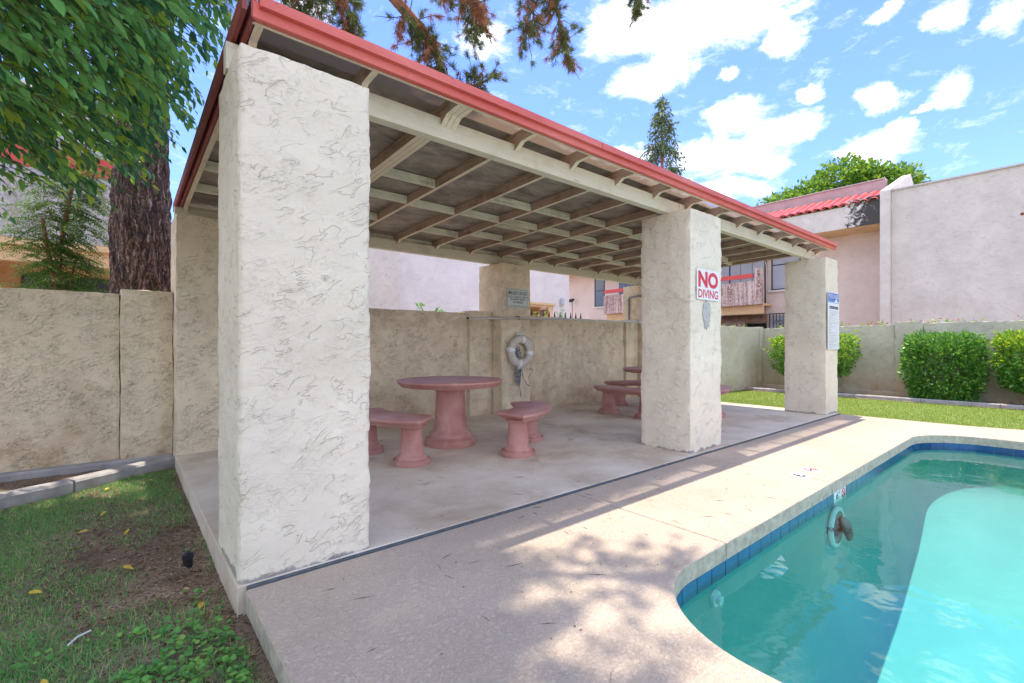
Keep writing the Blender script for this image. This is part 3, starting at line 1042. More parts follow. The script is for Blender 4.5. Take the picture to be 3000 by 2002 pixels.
def stucco_pillar(x0, x1, y0, y1, z0, z1, mat_, step=0.035, amp=0.006, seed=0.0):
    """box of stucco with uneven faces and knocked-about arrises"""
    mb = MB()
    def face(o, u, v, lu, lv):
        nu, nv = max(2, int(lu / step)), max(2, int(lv / step))
        vs_ = [o + u * (lu * i / nu) + v * (lv * j / nv) for j in range(nv + 1) for i in range(nu + 1)]
        fs_ = [(j * (nu + 1) + i, j * (nu + 1) + i + 1, (j + 1) * (nu + 1) + i + 1, (j + 1) * (nu + 1) + i) for j in range(nv) for i in range(nu)]
        mb.add(vs_, fs_)
    ex, ey, ez = Vector((1, 0, 0)), Vector((0, 1, 0)), Vector((0, 0, 1))
    lx, ly, lz = x1 - x0, y1 - y0, z1 - z0
    face(Vector((x0, y0, z0)), ex, ez, lx, lz)
    face(Vector((x1, y0, z0)), ey, ez, ly, lz)
    face(Vector((x1, y1, z0)), -ex, ez, lx, lz)
    face(Vector((x0, y1, z0)), -ey, ez, ly, lz)
    face(Vector((x0, y0, z1)), ex, ey, lx, ly)
    out = []
    cx, cy = (x0 + x1) / 2, (y0 + y1) / 2
    for (x, y, z) in mb.v:
        p = Vector((x, y, z + seed))
        d = mnoise.noise(p * 3.0) * amp * 1.2 + mnoise.noise(p * 14.0) * amp * 0.9
        ax, ay = abs(x - cx) / (lx / 2), abs(y - cy) / (ly / 2)
        corner = min(ax, ay) > 0.985
        nx = (1 if x > cx else -1) if ax > 0.999 else 0
        ny = (1 if y > cy else -1) if ay > 0.999 else 0
        if corner:
            d -= 0.006 + abs(mnoise.noise(p * 22.0)) * 0.010
        zz = z + (mnoise.noise(p * 11.0) * 0.010 if z > z1 - 1e-4 else 0)
        if z > z1 - 1e-4 and (ax > 0.999 or ay > 0.999):
            zz -= 0.006
        out.append((x + nx * d, y + ny * d, zz))
    mb.v = out
    me = mb.mesh('pillar', mat_)
    bm = bmesh.new()
    bm.from_mesh(me)
    bmesh.ops.remove_doubles(bm, verts=bm.verts, dist=0.0015)
    bmesh.ops.recalc_face_normals(bm, faces=bm.faces)
    bm.to_mesh(me)
    bm.free()
    me.shade_smooth()
    me.set_sharp_from_angle(angle=math.radians(50))
    return me


PZ = 2.705
P1 = link('pillar', stucco_pillar(0.441, 1.116, 2.628, 3.315, -0.20, PZ, M['pillar'], 0.03), ram)
P2 = link('pillar', stucco_pillar(4.764, 5.477, 2.672, 3.315, 0.0, PZ, M['pillar'], 0.04, seed=5), ram)
P3 = link('pillar', stucco_pillar(9.157, 9.800, 2.680, 3.335, -0.05, PZ, M['pillar'], 0.05, seed=9), ram)
B1 = link('pillar', stucco_pillar(0.437, 1.10, 6.19, 6.86, -0.10, 2.632, M['pillar_back'], 0.05, seed=13), ram)
B2 = link('pillar', stucco_pillar(4.932, 5.585, 6.19, 6.87, 0.0, 2.610, M['pillar_back'], 0.045, seed=17), ram)
B3 = link('pillar', stucco_pillar(9.18, 9.84, 6.19, 6.89, -0.05, 2.60, M['pillar_back'], 0.05, seed=21), ram)
# bare patches: fallen render on the front corner pillar and middle pillar
def patch(pts, y, mat_, th=0.006, parent=None, name='bare_patch'):
    mb = MB()
    n = len(pts)
    vs_ = [(x, y, z) for x, z in pts] + [(x, y - th, z) for x, z in pts]
    mb.add(vs_, [tuple(range(n - 1, -1, -1)), tuple(range(n, 2 * n))] + [(i, (i + 1) % n, n + (i + 1) % n, n + i) for i in range(n)])
    return mb.obj(name, mat_, parent)


pp = []
for k in range(26):
    a = 2 * PI * k / 26
    r = 1 + 0.45 * mnoise.noise(Vector((math.cos(a) * 2.4, math.sin(a) * 2.4, 4)))
    pp.append((5.105 + 0.085 * r * math.cos(a) * (0.8 if math.sin(a) < -0.2 else 1), 1.545 + 0.155 * r * math.sin(a)))
o = patch(pp, 2.672, M['concrete_raw'], 0.011, P2)
o['label'] = 'bare grey patch of lost render below the sign'

# beams and straps
mb = MB(); mb.box(0.43, 9.46, YF, YF + 0.085, PZ, PZ + 0.150, 0, 0.003)
mb.obj('front_beam', M['beam'], ram)
mb = MB(); mb.box(0.445, 9.50, YB, YB + 0.085, 2.612, 2.760, 0, 0.003)
mb.obj('back_beam', M['beam'], ram)
for (x, y, z0, z1) in ((5.36, YF, 2.70, 2.852), (9.30, YF, 2.70, 2.852), (0.52, YB, 2.60, 2.745), (0.93, YB, 2.60, 2.745), (5.13, YB, 2.60, 2.745), (4.99, YF, 2.70, 2.852)):
    mb = MB(); mb.box(x, x + 0.05, y - 0.005, y - 0.0005, z0, z1)
    so = mb.obj('beam_strap', M['raf_bot'], ram)
    mb = MB(); mb.lathe([(0.009, 0), (0.009, 0.004), (0.005, 0.007)], 10)
    mb.obj('bolt', M['frame'], so, (x + 0.025, y - 0.005, (z0 + z1) / 2), (PI / 2, 0, 0))

# rafters, birdsmouthed over both beams
RH, RW = 0.092, 0.040
RX = [0.525] + [1.157 + 0.6585 * k for k in range(13)] + [9.44]
raf_me = None


def rafter(x, wd=RW):
    y0, y1 = 2.685, 6.74
    mb = MB()
    prof = []
    for y in (y0, YF - 0.001):
        prof.append((y, zraf(y)))
    prof.append((YF - 0.003, zraf(YF) - 0.055))      # hanging lip in front of the beam
    prof.append((YF - 0.075, zraf(YF)))
    # simple outline: bottom with the lip, then the top
    outline = [(y0, zraf(y0)), (YF - 0.085, zraf(YF)), (YF - 0.0025, zraf(YF) - 0.055), (YF - 0.0025, zraf(YF) + 0.0), (YB - 0.085, zraf(YB) + 0.001), (YB - 0.0025, zraf(YB) - 0.055), (YB - 0.0025, zraf(YB)), (y1, zraf(y1)), (y1, zraf(y1) + RH), (y0, zraf(y0) + RH)]
    n = len(outline)
    vs_ = [(x - wd / 2, y, z) for y, z in outline] + [(x + wd / 2, y, z) for y, z in outline]
    mb.add(vs_, [tuple(range(n)), tuple(range(2 * n - 1, n - 1, -1))], 0)
    for i in range(n):
        j = (i + 1) % n
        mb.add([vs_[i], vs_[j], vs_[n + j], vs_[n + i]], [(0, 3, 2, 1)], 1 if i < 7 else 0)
    return mb.obj('rafter', [M['raf_side'], M['raf_bot']], ram)


for i, x in enumerate(RX):
    rafter(x + 0.02)
    if i == 2:
        rafter(x - 0.023)
        rafter(x + 0.063)
# blocking between rafters, staggered
BLK = {1: [4.3, 5.0, 5.7], 2: [4.20, 4.82, 5.63, 5.84], 3: [4.86], 4: [4.19, 4.81, 5.78], 5: [4.17, 4.79, 4.96, 5.56], 6: [4.12, 4.78, 5.74], 7: [4.15, 4.82, 5.7], 8: [4.25, 4.89, 5.80], 9: [4.2, 5.54], 10: [4.3, 5.0, 5.75], 11: [4.2, 4.9, 5.6], 12: [4.3, 4.8, 5.7], 13: [4.4, 5.3], 0: [3.55, 4.30, 5.05, 5.75]}
for i, ys in BLK.items():
    a, b = RX[i] + 0.041, RX[i + 1] - 0.001
    if i == 2: a += 0.043
    if i == 1: b -= 0.044
    for y in ys:
        mb = MB()
        mb.box(a, b, y, y + 0.038, zraf(y) + 0.004, zraf(y) + RH - 0.004, 0, 0.002)
        mb.obj('blocking', M['block'], ram)
# low blocking boards above the back beam (with slits of light over them)
for i in range(len(RX) - 1):
    a, b = RX[i] + 0.041, RX[i + 1] - 0.001
    if i == 2: a += 0.043
    if i == 1: b -= 0.044
    mb = MB()
    mb.box(a, b, 6.556, 6.59, zraf(6.57) + 0.002, zraf(6.57) + (0.088 if i in (3, 4, 5, 6) else 0.058))
    mb.obj('eave_board', M['block'], ram)
# roof sheets with a shallow sag
xs = [0.482, 1.82, 3.14, 4.46, 5.78, 7.10, 8.42, 9.50]
for a, b in zip(xs[:-1], xs[1:]):
    mb = MB()
    ny, nx = 24, 8
    vs_ = []
    for j in range(ny + 1):
        for i in range(nx + 1):
            x = a + 0.002 + (b - a - 0.004) * i / nx
            y = 2.672 + (6.80 - 2.672) * j / ny
            vs_.append((x, y, zraf(y) + RH + 0.004 + 0.003 * mnoise.noise(Vector((x * 2, y * 2, 0)))))
    mb.add(vs_, [(j * (nx + 1) + i, j * (nx + 1) + i + 1, (j + 1) * (nx + 1) + i + 1, (j + 1) * (nx + 1) + i) for j in range(ny) for i in range(nx)])
    n0 = len(mb.v)
    mb.add([(x, y, z + 0.006) for x, y, z in vs_], [(j * (nx + 1) + i, (j + 1) * (nx + 1) + i, (j + 1) * (nx + 1) + i + 1, j * (nx + 1) + i + 1) for j in range(ny) for i in range(nx)])
    mb.obj('roof_sheet', M['roof'], ram)
# red fascia in two lengths, metal drip cap in three
fz = zraf(2.66)
for a, b in ((0.503, 9.49),):
    mb = MB(); mb.box(a, b, 2.642, 2.682, fz - 0.004, fz + 0.082, 0, 0.003)
    mb.obj('fascia_board', M['red'], ram)
for a, b in ((0.530, 3.20), (3.208, 7.1), (7.108, 9.53)):
    mb = MB()
    prof = [(2.614, fz + 0.050), (2.640, fz + 0.047), (2.640, fz + 0.086), (2.668, fz + 0.088), (2.668, fz + 0.112), (2.625, fz + 0.111), (2.616, fz + 0.105)]
    n = len(prof)
    vs_ = [(a, y, z) for y, z in prof] + [(b, y, z) for y, z in prof]
    mb.add(vs_, [tuple(range(n)), tuple(range(2 * n - 1, n - 1, -1))] + [(i, (i + 1) % n, n + (i + 1) % n, n + i) for i in range(n)])
    mb.obj('drip_edge', M['red'], ram, smooth=30)
mb = MB(); mb.box(0.51, 9.485, 2.683, 2.70, fz - 0.006, fz + 0.05)
mb.obj('fascia_backing', M['raf_bot'], ram)


def rake(x0, x1, zo0, zo1, mat_, name):
    mb = MB()
    y0, y1 = 2.645, 6.80
    vs_ = []
    for y in (y0, y1):
        for x, dz in ((x0, zo0), (x1, zo0), (x1, zo1), (x0, zo1)):
            vs_.append((x, y, zraf(y) + dz))
    mb.add(vs_, [(3, 2, 1, 0), (4, 5, 6, 7), (0, 1, 5, 4), (1, 2, 6, 5), (2, 3, 7, 6), (3, 0, 4, 7)])
    return mb.obj(name, mat_, ram)


rake(0.455, 0.478, 0.020, 0.118, M['red_dark'], 'rake_board')
rake(0.496, 0.518, -0.004, 0.088, M['red_dark'], 'rake_trim')
rake(9.50, 9.522, 0.0, 0.115, M['red_dark'], 'rake_board')

# ------------------------------------------------------------------ perimeter wall
def wall_run(name, segs, label):
    root = empty(name, segs[0][2][:2] + (0,), 0, label, 'wall')
    return root


bw = empty('boundary_wall', (0, 6.5, 0), 0, 'tan stucco garden wall running behind the ramada', 'wall')
def wpart(name, x0, x1, y0, y1, z0, z1, mat_, parent, amp=0.006, seed=0):
    o = link(name, stucco_pillar(x0, x1, y0, y1, z0, z1, mat_, 0.07, amp, seed), parent)
    o.location = -Vector(parent.location)
    return o


for k, (x0, x1, z1) in enumerate(((-6.0, -0.022, 1.755), (-0.020, 0.470, 1.75), (0.47, 4.45, 1.745), (4.45, 4.94, 1.76), (4.94, 8.72, 1.755), (8.72, 9.83, 1.75))):
    wpart('wall_panel', x0, x1, 6.50, 6.68, -0.25, z1, M['wall'], bw, 0.006, k * 3.1)
for k, (x0, x1, z1) in enumerate(((-0.022, 0.437, 1.80), (4.444, 4.930, 1.785), (8.715, 9.178, 1.775))):
    wpart('pilaster', x0, x1, 6.44, 6.74, -0.22, z1, M['wall'], bw, 0.006, 30 + k * 2.3)
mb = MB(); mb.box(-6.0, 0.43, 6.40, 6.52, -0.25, -0.008, 0, 0.02)
o = mb.obj('wall_footing', M['kerb'], bw); o.location = (0, -6.5, 0)

sw = empty('lawn_wall', (15.1, 6.1, 0), 0, 'pale greenish stucco wall turning a corner behind the right lawn', 'wall')
for k, (x0, x1, y0, y1, z1) in enumerate(((9.84, 15.10, 6.12, 6.30, 1.74),)):
    wpart('wall_panel', x0, x1, y0, y1, -0.3, z1, M['wall_side'], sw, 0.006, 50)
for k, (y0, y1, z1) in enumerate(((2.90, 6.115, 1.72), (-1.2, 2.36, 1.745), (-9, -1.2, 1.75))):
    wpart('wall_panel', 15.10, 15.28, y0, y1, -0.3, z1, M['wall_side'], sw, 0.006, 60 + k)
for k, (y0, y1, z1) in enumerate(((2.36, 2.90, 1.79), (-1.75, -1.2, 1.79))):
    wpart('pilaster', 15.04, 15.34, y0, y1, -0.3, z1, M['wall_side'], sw, 0.006, 70 + k)
wpart('corner_pier', 14.86, 15.10, 6.07, 6.30, -0.3, 1.76, M['wall_side'], sw, 0.006, 80)
mb = MB(); mb.box(15.0, 15.12, -8, 6.1, -0.3, 0.03, 0, 0.02)
o = mb.obj('wall_footing', M['wall_side'], sw); o.location = (-15.1, -6.1, 0)

# kerbs
lk = empty('concrete_kerb', (-0.75, 5.47, -0.1), 0, 'grey concrete edging along the bed under the left wall', 'kerb')
def kerb_piece(pts, wd, z0, z1, parent):
    """pts: centre line; box section that follows it"""
    L = [Vector(p) for p in pts]
    vs_, fs_ = [], []
    for i, p in enumerate(L):
        d = (L[min(i + 1, len(L) - 1)] - L[max(i - 1, 0)]).normalized()
        s = Vector((-d.y, d.x, 0))
        c = 0.018
        for a, z in ((-wd / 2, z0), (wd / 2, z0), (wd / 2, z1 - c), (wd / 2 - c, z1), (-wd / 2 + c, z1), (-wd / 2, z1 - c)):
            vs_.append((p + s * a + Vector((0, 0, z))) - Vector(parent.location))
    m = 6
    for i in range(len(L) - 1):
        for k in range(m):
            k2 = (k + 1) % m
            fs_.append((i * m + k, i * m + k2, (i + 1) * m + k2, (i + 1) * m + k))
    fs_.append(tuple(range(m)))
    fs_.append(tuple((len(L) - 1) * m + k for k in range(m)))
    mb = MB(); mb.add(vs_, fs_)
    return mb.obj('kerb_block', M['kerb'], parent)


kerb_piece([(-3.4, 4.55, 0), (-2.2, 5.0, 0), (-1.2, 5.37, 0), (-0.37, 5.735, 0)], 0.16, -0.2, -0.005, lk)
kerb_piece([(-0.365, 5.745, 0), (0.0, 5.98, 0), (0.25, 6.17, 0), (0.42, 6.28, 0)], 0.16, -0.2, 0.0, lk)
rk = empty('lawn_kerb', (13.86, 3.0, -0.1), 0, 'straight grey kerb between the right lawn and the shrub bed', 'kerb')
y = 5.95
while y > -7:
    y2 = y - 1.25
    kerb_piece([(13.86, y, 0), (13.86, y2 + 0.008, 0)], 0.13, -0.2, -0.005, rk)
    y = y2

# ------------------------------------------------------------------ neighbouring buildings
# long two-storey block on the right, facing the lawn
be = empty('apartment_block', (19.0, 4.0, 0), 0, 'long pale apartment block with a red tiled eave beyond the right wall', 'building')
def bbox(name, mat_, x0, x1, y0, y1, z0, z1, parent, c=0.0):
    mb = MB(); mb.box(x0, x1, y0, y1, z0, z1, 0, c)
    o = mb.obj(name, mat_, parent)
    q = parent
    off = Vector((0, 0, 0))
    while q is not None:
        off += Vector(q.location); q = q.parent
    o.location = -off
    return o


bbox('wall', M['bldg'], 19.16, 27, -14, 3.77, -0.3, 6.20, be)
bbox('coping', M['cap'], 19.10, 27.1, -14, 3.765, 6.20, 6.245, be)
# party fin with gabled cap
mb = MB()
fin = [(18.96, -0.3), (18.96, 6.22), (22.0, 7.42), (23.4, 6.55), (24.0, 6.4), (24.0, -0.3)]
n = len(fin)
vs_ = [(x - 19.0, 3.775 - 4.0, z) for x, z in fin] + [(x - 19.0, 4.03 - 4.0, z) for x, z in fin]
mb.add(vs_, [tuple(range(n)), tuple(range(2 * n - 1, n - 1, -1))] + [(i, (i + 1) % n, n + (i + 1) % n, n + i) for i in range(n)])
fo = mb.obj('party_wall', M['bldg'], be)
bbox('eave_wall', M['bldg'], 19.0, 19.25, 5.0, 22.0, 5.20, 5.94, be)
bbox('stained_eave_wall', M['algae'], 18.995, 19.25, 4.032, 4.998, 5.20, 6.12, be)['label'] = 'eave wall end blackened with algae'
bbox('soffit', M['bldg_tan_bounce'], 19.03, 20.25, 4.035, 22.0, 5.19, 5.198, be)
bbox('recessed_wall', M['bldg_pink'], 20.2, 24.0, 4.035, 19.1, -0.3, 5.188, be)
bbox('roof_parapet', M['ridge'], 20.45, 20.75, 4.2, 22.0, 6.55, 7.02, be)
bbox('parapet_cap', M['cap'], 20.40, 20.80, 4.2, 22.0, 7.02, 7.05, be)
bbox('roof_deck', M['void'], 19.05, 20.5, 4.035, 22.0, 5.95, 5.96, be)
# barrel roof tiles, three courses, one mesh shared
mb = MB()
seg = 8
L_, R_ = 0.56, 0.125
vs_ = []
for (yy, rr) in ((0.0, R_), (L_, R_ * 0.96)):
    for k in range(seg + 1):
        a = PI * k / seg
        vs_.append((yy, rr * math.cos(a), rr * math.sin(a) * 0.8))
    for k in range(seg + 1):
        a = PI * k / seg
        vs_.append((yy, (rr - 0.018) * math.cos(a), (rr - 0.018) * math.sin(a) * 0.8))
m = seg + 1
fs_ = []
for k in range(seg):
    fs_.append((k, k + 1, 2 * m + k + 1, 2 * m + k))
    fs_.append((m + k + 1, m + k, 3 * m + k, 3 * m + k + 1))
    fs_.append((k + 1, k, m + k, m + k + 1))
mb.add(vs_, fs_)
tile_me = mb.mesh('roof_tile', M['roof_tile'], 60)
slope = math.atan2(0.62, 1.45)
for j in range(3):
    y = 4.20
    while y < 11.5:
        s0 = j * 0.50
        o = link('roof_tile', tile_me, be, (18.93 + s0 * math.cos(slope) - 19.0, y - 4.0, 5.955 + s0 * math.sin(slope) - j * 0.004), (0, -slope, 0))
        y += 0.272
mb = MB()
mb.add([(19.0 - 19, 4.1 - 4, 5.965), (19.0 - 19, 18.0, 5.965), (20.46 - 19, 18.0, 6.60), (20.46 - 19, 4.1 - 4, 6.60)], [(0, 1, 2, 3)])
mb.obj('tile_underlay', M['roof_tile'], be)


def win(parent, plane, a0, a1, z0, z1, pane_mat, axis='x', rec=0.10, mid=None, bars=0):
    """sash window set in a wall; axis 'x': wall faces -X at x=plane, spans y a0..a1; 'y': faces -Y, spans x"""
    fr = MB()
    t_ = 0.05
    def bx(mb_, u0, u1, w0, w1, d0, d1):
        if axis == 'x': mb_.box(plane + d0, plane + d1, u0, u1, w0, w1)
        else: mb_.box(u0, u1, plane + d0, plane + d1, w0, w1)
    bx(fr, a0, a0 + t_, z0, z1, -0.03, 0.02)
    bx(fr, a1 - t_, a1, z0, z1, -0.03, 0.02)
    bx(fr, a0 + t_, a1 - t_, z0, z0 + t_, -0.03, 0.02)
    bx(fr, a0 + t_, a1 - t_, z1 - t_, z1, -0.03, 0.02)
    if mid is not None:
        bx(fr, a0 + t_, a1 - t_, mid - 0.02, mid + 0.02, -0.035, 0.02)
    fo_ = fr.obj('window', M['frame'], parent)
    off = Vector((0, 0, 0)); q = parent
    while q is not None:
        off += Vector(q.location); q = q.parent
    fo_.location = -off
    if mid is None:
        pn = MB(); bx(pn, a0 + t_, a1 - t_, z0 + t_, z1 - t_, -0.012, 0.004); pn.obj('pane', pane_mat, fo_)
    else:
        pn = MB(); bx(pn, a0 + t_, a1 - t_, z0 + t_, mid - 0.02, -0.012, 0.004); pn.obj('pane', pane_mat, fo_)
        pn = MB(); bx(pn, a0 + t_, a1 - t_, mid + 0.02, z1 - t_, -0.012, 0.004); pn.obj('pane', pane_mat, fo_)
    sl = MB()
    if axis == 'x': sl.box(plane - 0.09, plane - 0.002, a0 - 0.1, a1 + 0.1, z0 - 0.075, z0 - 0.005)
    else: sl.box(a0 - 0.1, a1 + 0.1, plane - 0.09, plane - 0.002, z0 - 0.075, z0 - 0.005)
    sl.obj('sill', M['bldg_white'], fo_)
    return fo_


XP = 20.2
win(be, XP, 6.75, 7.82, 3.42, 5.05, M['blind'], 'x', mid=4.42)
win(be, XP, 16.35, 17.05, 3.33, 5.05, M['glass'], 'x', mid=4.20)


def balcony(y0, y1, post_y, parent, slide_mat):
    bbox('balcony_parapet', M['balcony'], 19.0, 19.18, y0, y1, 2.80, 3.73, parent)
    bbox('balcony_floor', M['bldg_tan_bounce'], 19.19, 20.19, y0, y1, 2.78, 2.86, parent)
    bbox('balcony_beam', M['bldg_tan_bounce'], 19.25, 19.45, y0, y1, 2.45, 2.775, parent)
    bbox('timber_beam', M['brown'], 19.6, 19.75, y0, y1, 2.12, 2.44, parent)
    bbox('rail', M['rail_red'], 19.04, 19.12, y0 + 0.26, y1, 3.86, 4.03, parent)
    bbox('rail_post', M['balcony'], 18.99, 19.24, post_y, post_y + 0.25, 2.80, 4.22, parent)
    # sliding door with blinds
    fr = MB()
    fr.box(20.13, 20.19, y0 + 0.2, y1 - 0.1, 2.87, 4.95)
    fo_ = fr.obj('patio_door', M['frame'], parent)
    fo_.location = -Vector(parent.location)
    nb = 5
    for k in range(nb):
        a = y0 + 0.27 + (y1 - y0 - 0.4) * k / nb
        b = y0 + 0.27 + (y1 - y0 - 0.4) * (k + 1) / nb - (0.02 if k != 2 else 0.07)
        pn = MB(); pn.box(20.11, 20.128, a, b, 2.92, 4.90)
        pn.obj('blind_panel', slide_mat, fo_)


balcony(7.80, 10.6, 7.72, be, M['blind'])
balcony(13.0, 15.45, 12.9, be, M['glass'])
bbox('doorway', M['void'], 20.12, 20.195, 8.0, 10.6, -0.3, 2.1, be)
# barred gate window low on the wall with a scroll heart
gt = MB()
for y in (7.92, 7.80, 7.66, 7.54, 7.42, 7.30, 7.18):
    gt.box(19.98, 20.0, y, y + 0.022, 1.2, 2.44)
gt.box(19.975, 20.005, 7.15, 7.96, 2.44, 2.475)
gb = gt.obj('security_bars', M['black'], be); gb.location = -Vector(be.location)
ht = MB()
for s in (-1, 1):
    pts = [(19.97, 7.48, 1.88)]
    for k in range(15):
        a = -PI / 2 + 0.35 + (k / 14) * 4.6
        pts.append((19.97, 7.48 + s * (0.075 + 0.07 * math.cos(a)), 2.12 + 0.08 * math.sin(a) - (0.0)))
    ht.tube(pts, 0.010, 6)
h_ = ht.obj('scroll_heart', M['black'], gb)
bbox('pale_panel', M['blind'], 20.16, 20.195, 7.2, 7.9, 1.2, 2.4, be)  # pale backing panel behind the security bars
for (y, z, r) in ((0.05, 4.93, 0.085), (0.55, 4.86, 0.028), (0.9, 4.84, 0.04)):
    mb = MB(); mb.lathe([(r, 0), (r * 1.05, 0.008), (r * 0.3, 0.010)], 14)
    mb.obj('rust_spot', M['rust'], be, (19.16 - 19.0, y - 4.0, z), (0, -PI / 2, 0))
dp = MB(); dp.tube([(20.12, 7.98, 0.0), (20.12, 7.98, 4.4), (20.05, 8.0, 4.6)], 0.02, 8)
o = dp.obj('downpipe', M['bldg_pink'], be); o.location = -Vector(be.location)
# small fence and string lights under the balcony
fe = empty('slat_fence', (17.6, 9.0, 0), 0, 'weathered grey brown slat fence under the streaked balcony', 'fence')
y = 7.75
k = 0
while y < 10.6:
    mb = MB(); h_ = 2.06 + 0.03 * math.sin(k * 2.1)
    mb.box(0, 0.03, y - 9.0, y + 0.13 - 9.0, -0.2, h_)
    mb.obj('slat', M['fence_wood'], fe)
    y += 0.142; k += 1
for z in (0.6, 1.85):
    mb = MB(); mb.box(0.031, 0.07, 7.7 - 9.0, 10.7 - 9.0, z, z + 0.09); mb.obj('fence_rail', M['fence_wood'], fe)
sl = empty('string_lights', (19.5, 9.2, 2.3), 0, 'string of small dark bulbs under the streaked balcony', 'string lights')
cp = MB(); cp.tube([(0, -1.4 + 2.8 * k / 12, 0.06 + 0.03 * math.cos(k * PI / 2)) for k in range(13)], 0.008, 6); cp.obj('cable', M['black'], sl)
for k in range(7):
    mb = MB(); mb.lathe([(0.012, 0), (0.03, -0.03), (0.03, -0.06), (0.012, -0.085)], 10)
    mb.obj('bulb', M['black'], sl, (0, -1.25 + 0.42 * k, 0.06), smooth=50)

# white blank-walled building in the middle distance
bb = empty('white_building', (9.0, 14.0, 0), 0, 'plain white stucco building seen between the back pillars', 'building')
bbox('wall', M['bldg_white'], 6.75, 12.60, 14.0, 18.0, -0.3, 6.0, bb)
bbox('wall', M['bldg_white'], 12.60, 13.90, 14.0, 18.0, 2.94, 6.0, bb)
bbox('wall', M['bldg_white'], 13.90, 14.88, 14.0, 18.0, -0.3, 6.0, bb)
bbox('wing', M['bldg'], 2.0, 6.75, 13.7, 18.0, -0.3, 6.0, bb)
bbox('lintel', M['bldg_tan_bounce'], 12.50, 14.0, 13.94, 13.998, 2.86, 2.95, bb)
bbox('passage_frame', M['bldg_tan_bounce'], 13.66, 13.90, 14.02, 17.9, -0.3, 2.935, bb)
bbox('passage_ceiling', M['bldg_tan_bounce'], 12.61, 13.65, 14.02, 17.9, 2.78, 2.93, bb)
bbox('vent', M['cap'], 10.2, 10.24, 13.985, 13.998, 3.9, 3.94, bb)
wl = empty('wall_lamp', (14.37, 13.98, 2.95), 0, 'small grey wall lamp on the white building', 'lamp')
mb = MB(); mb.box(-0.07, 0.07, -0.14, -0.002, -0.02, 0.25, 0, 0.02); mb.obj('housing', M['lamp'], wl)
mb = MB(); mb.lathe([(0.03, -0.10), (0.075, -0.06), (0.08, -0.025)], 14, c=(0, -0.07, 0)); mb.obj('lens', M['cap'], wl, smooth=40)
fl = empty('floodlight', (19.9, 18.47, 3.75), 0, 'black floodlight on a thin pole before the peach wall', 'lamp')
mb = MB(); mb.tube([(0, 0, -3.7), (0, 0, -0.05)], 0.018, 8); mb.obj('pole', M['frame'], fl)
mb = MB(); mb.box(-0.25, 0.1, -0.16, 0.16, 0.0, 0.13, 0, 0.05); mb.obj('head', M['black'], fl, rot=(0, -0.4, 0))
mb = MB(); mb.box(-0.05, 0.05, -0.06, 0.06, -0.16, -0.02, 0, 0.02); mb.obj('bracket', M['lamp'], fl)
lp = empty('lantern_post', (10.5, 11.0, 0), 0, 'dark post lantern standing in front of the passage', 'lamp')
mb = MB(); mb.tube([(0, 0, -0.2), (0, 0, 2.05)], 0.05, 10); mb.obj('post', M['brown'], lp)
mb = MB(); mb.lathe([(0.05, 2.05), (0.12, 2.12), (0.13, 2.32), (0.15, 2.34), (0.10, 2.42), (0.02, 2.46)], 12); mb.obj('lantern', M['brown'], lp, smooth=40)
# spiked iron fence behind the garden wall
sf = empty('spear_fence', (9.0, 9.0, 0), 0, 'black iron spear topped fence beyond the garden wall', 'fence')
x = 6.9
while x < 10.2:
    mb = MB(); mb.tube([(x - 9.0, 0, -0.2), (x - 9.0, 0, 1.93), (x - 9.0, 0, 1.935), (x - 9.0, 0, 1.97), (x - 9.0, 0, 2.13)], [0.012, 0.012, 0.012, 0.028, 0.003], 6)
    mb.obj('picket', M['black'], sf)
    x += 0.21
for z in (0.3, 1.80):
    mb = MB(); mb.box(-2.2, 1.3, -0.02, 0.02, z, z + 0.035); mb.obj('fence_rail', M['black'], sf)

# left building behind the trees
ba = empty('left_building', (-1.0, 12.0, 0), 0, 'two storey building with a red balcony rail behind the left trees', 'building')
bbox('balcony_parapet', M['balcony_grey'], -6, 0.74, 12.0, 12.2, 3.12, 4.20, ba)
bbox('balcony_floor', M['bldg_tan_bounce'], -6, 0.74, 12.01, 13.4, 3.0, 3.115, ba)
bbox('balcony_beam', M['bldg_tan_bounce'], -6, 0.74, 12.15, 12.4, 2.72, 2.995, ba)
bbox('wall', M['bldg_tan_bounce'], -6, 0.80, 13.4, 18, -0.3, 3.0, ba)
bbox('wall', M['bldg_white'], -6, 0.80, 13.4, 18, 3.12, 6.5, ba)
bbox('side_wall', M['bldg_tan_bounce'], -2.1, -1.92, 12.05, 13.4, -0.3, 2.72, ba)
bbox('rail', M['rail_red'], -6, 0.74, 11.96, 12.06, 4.42, 4.78, ba)
win(ba, 13.38, -1.55, 0.05, 1.2, 2.62, M['glass'], 'y')
fr = MB(); fr.box(-2.4, 0.78, 13.33, 13.395, 3.2, 5.6)
fo_ = fr.obj('patio_door', M['frame'], ba); fo_.location = -Vector(ba.location)
for k in range(5):
    pn = MB(); pn.box(-2.35 + 0.59 * k, -2.35 + 0.59 * k + 0.55, 13.31, 13.328, 3.25, 5.55); pn.obj('blind_panel', M['blind'], fo_)

# ------------------------------------------------------------------ picnic tables and benches
def ped_profile(r, h, base):
    """turned pedestal: stepped base, tapering shaft, flared neck"""
    b = base
    return [(b * 0.97, 0.0), (b, 0.015), (b, 0.06 * h / 0.7 + 0.02), (b * 0.94, 0.12 * h), (b * 0.86, 0.145 * h), (b * 0.82, 0.15 * h), (b * 0.82, 0.19 * h), (b * 0.76, 0.225 * h), (r * 1.10, 0.26 * h), (r * 1.04, 0.34 * h), (r * 0.92, 0.88 * h), (r * 0.95, 0.90 * h), (r * 1.06, 0.92 * h), (r * 1.10, 0.95 * h), (r * 1.28, 0.985 * h), (r * 1.28, h)]


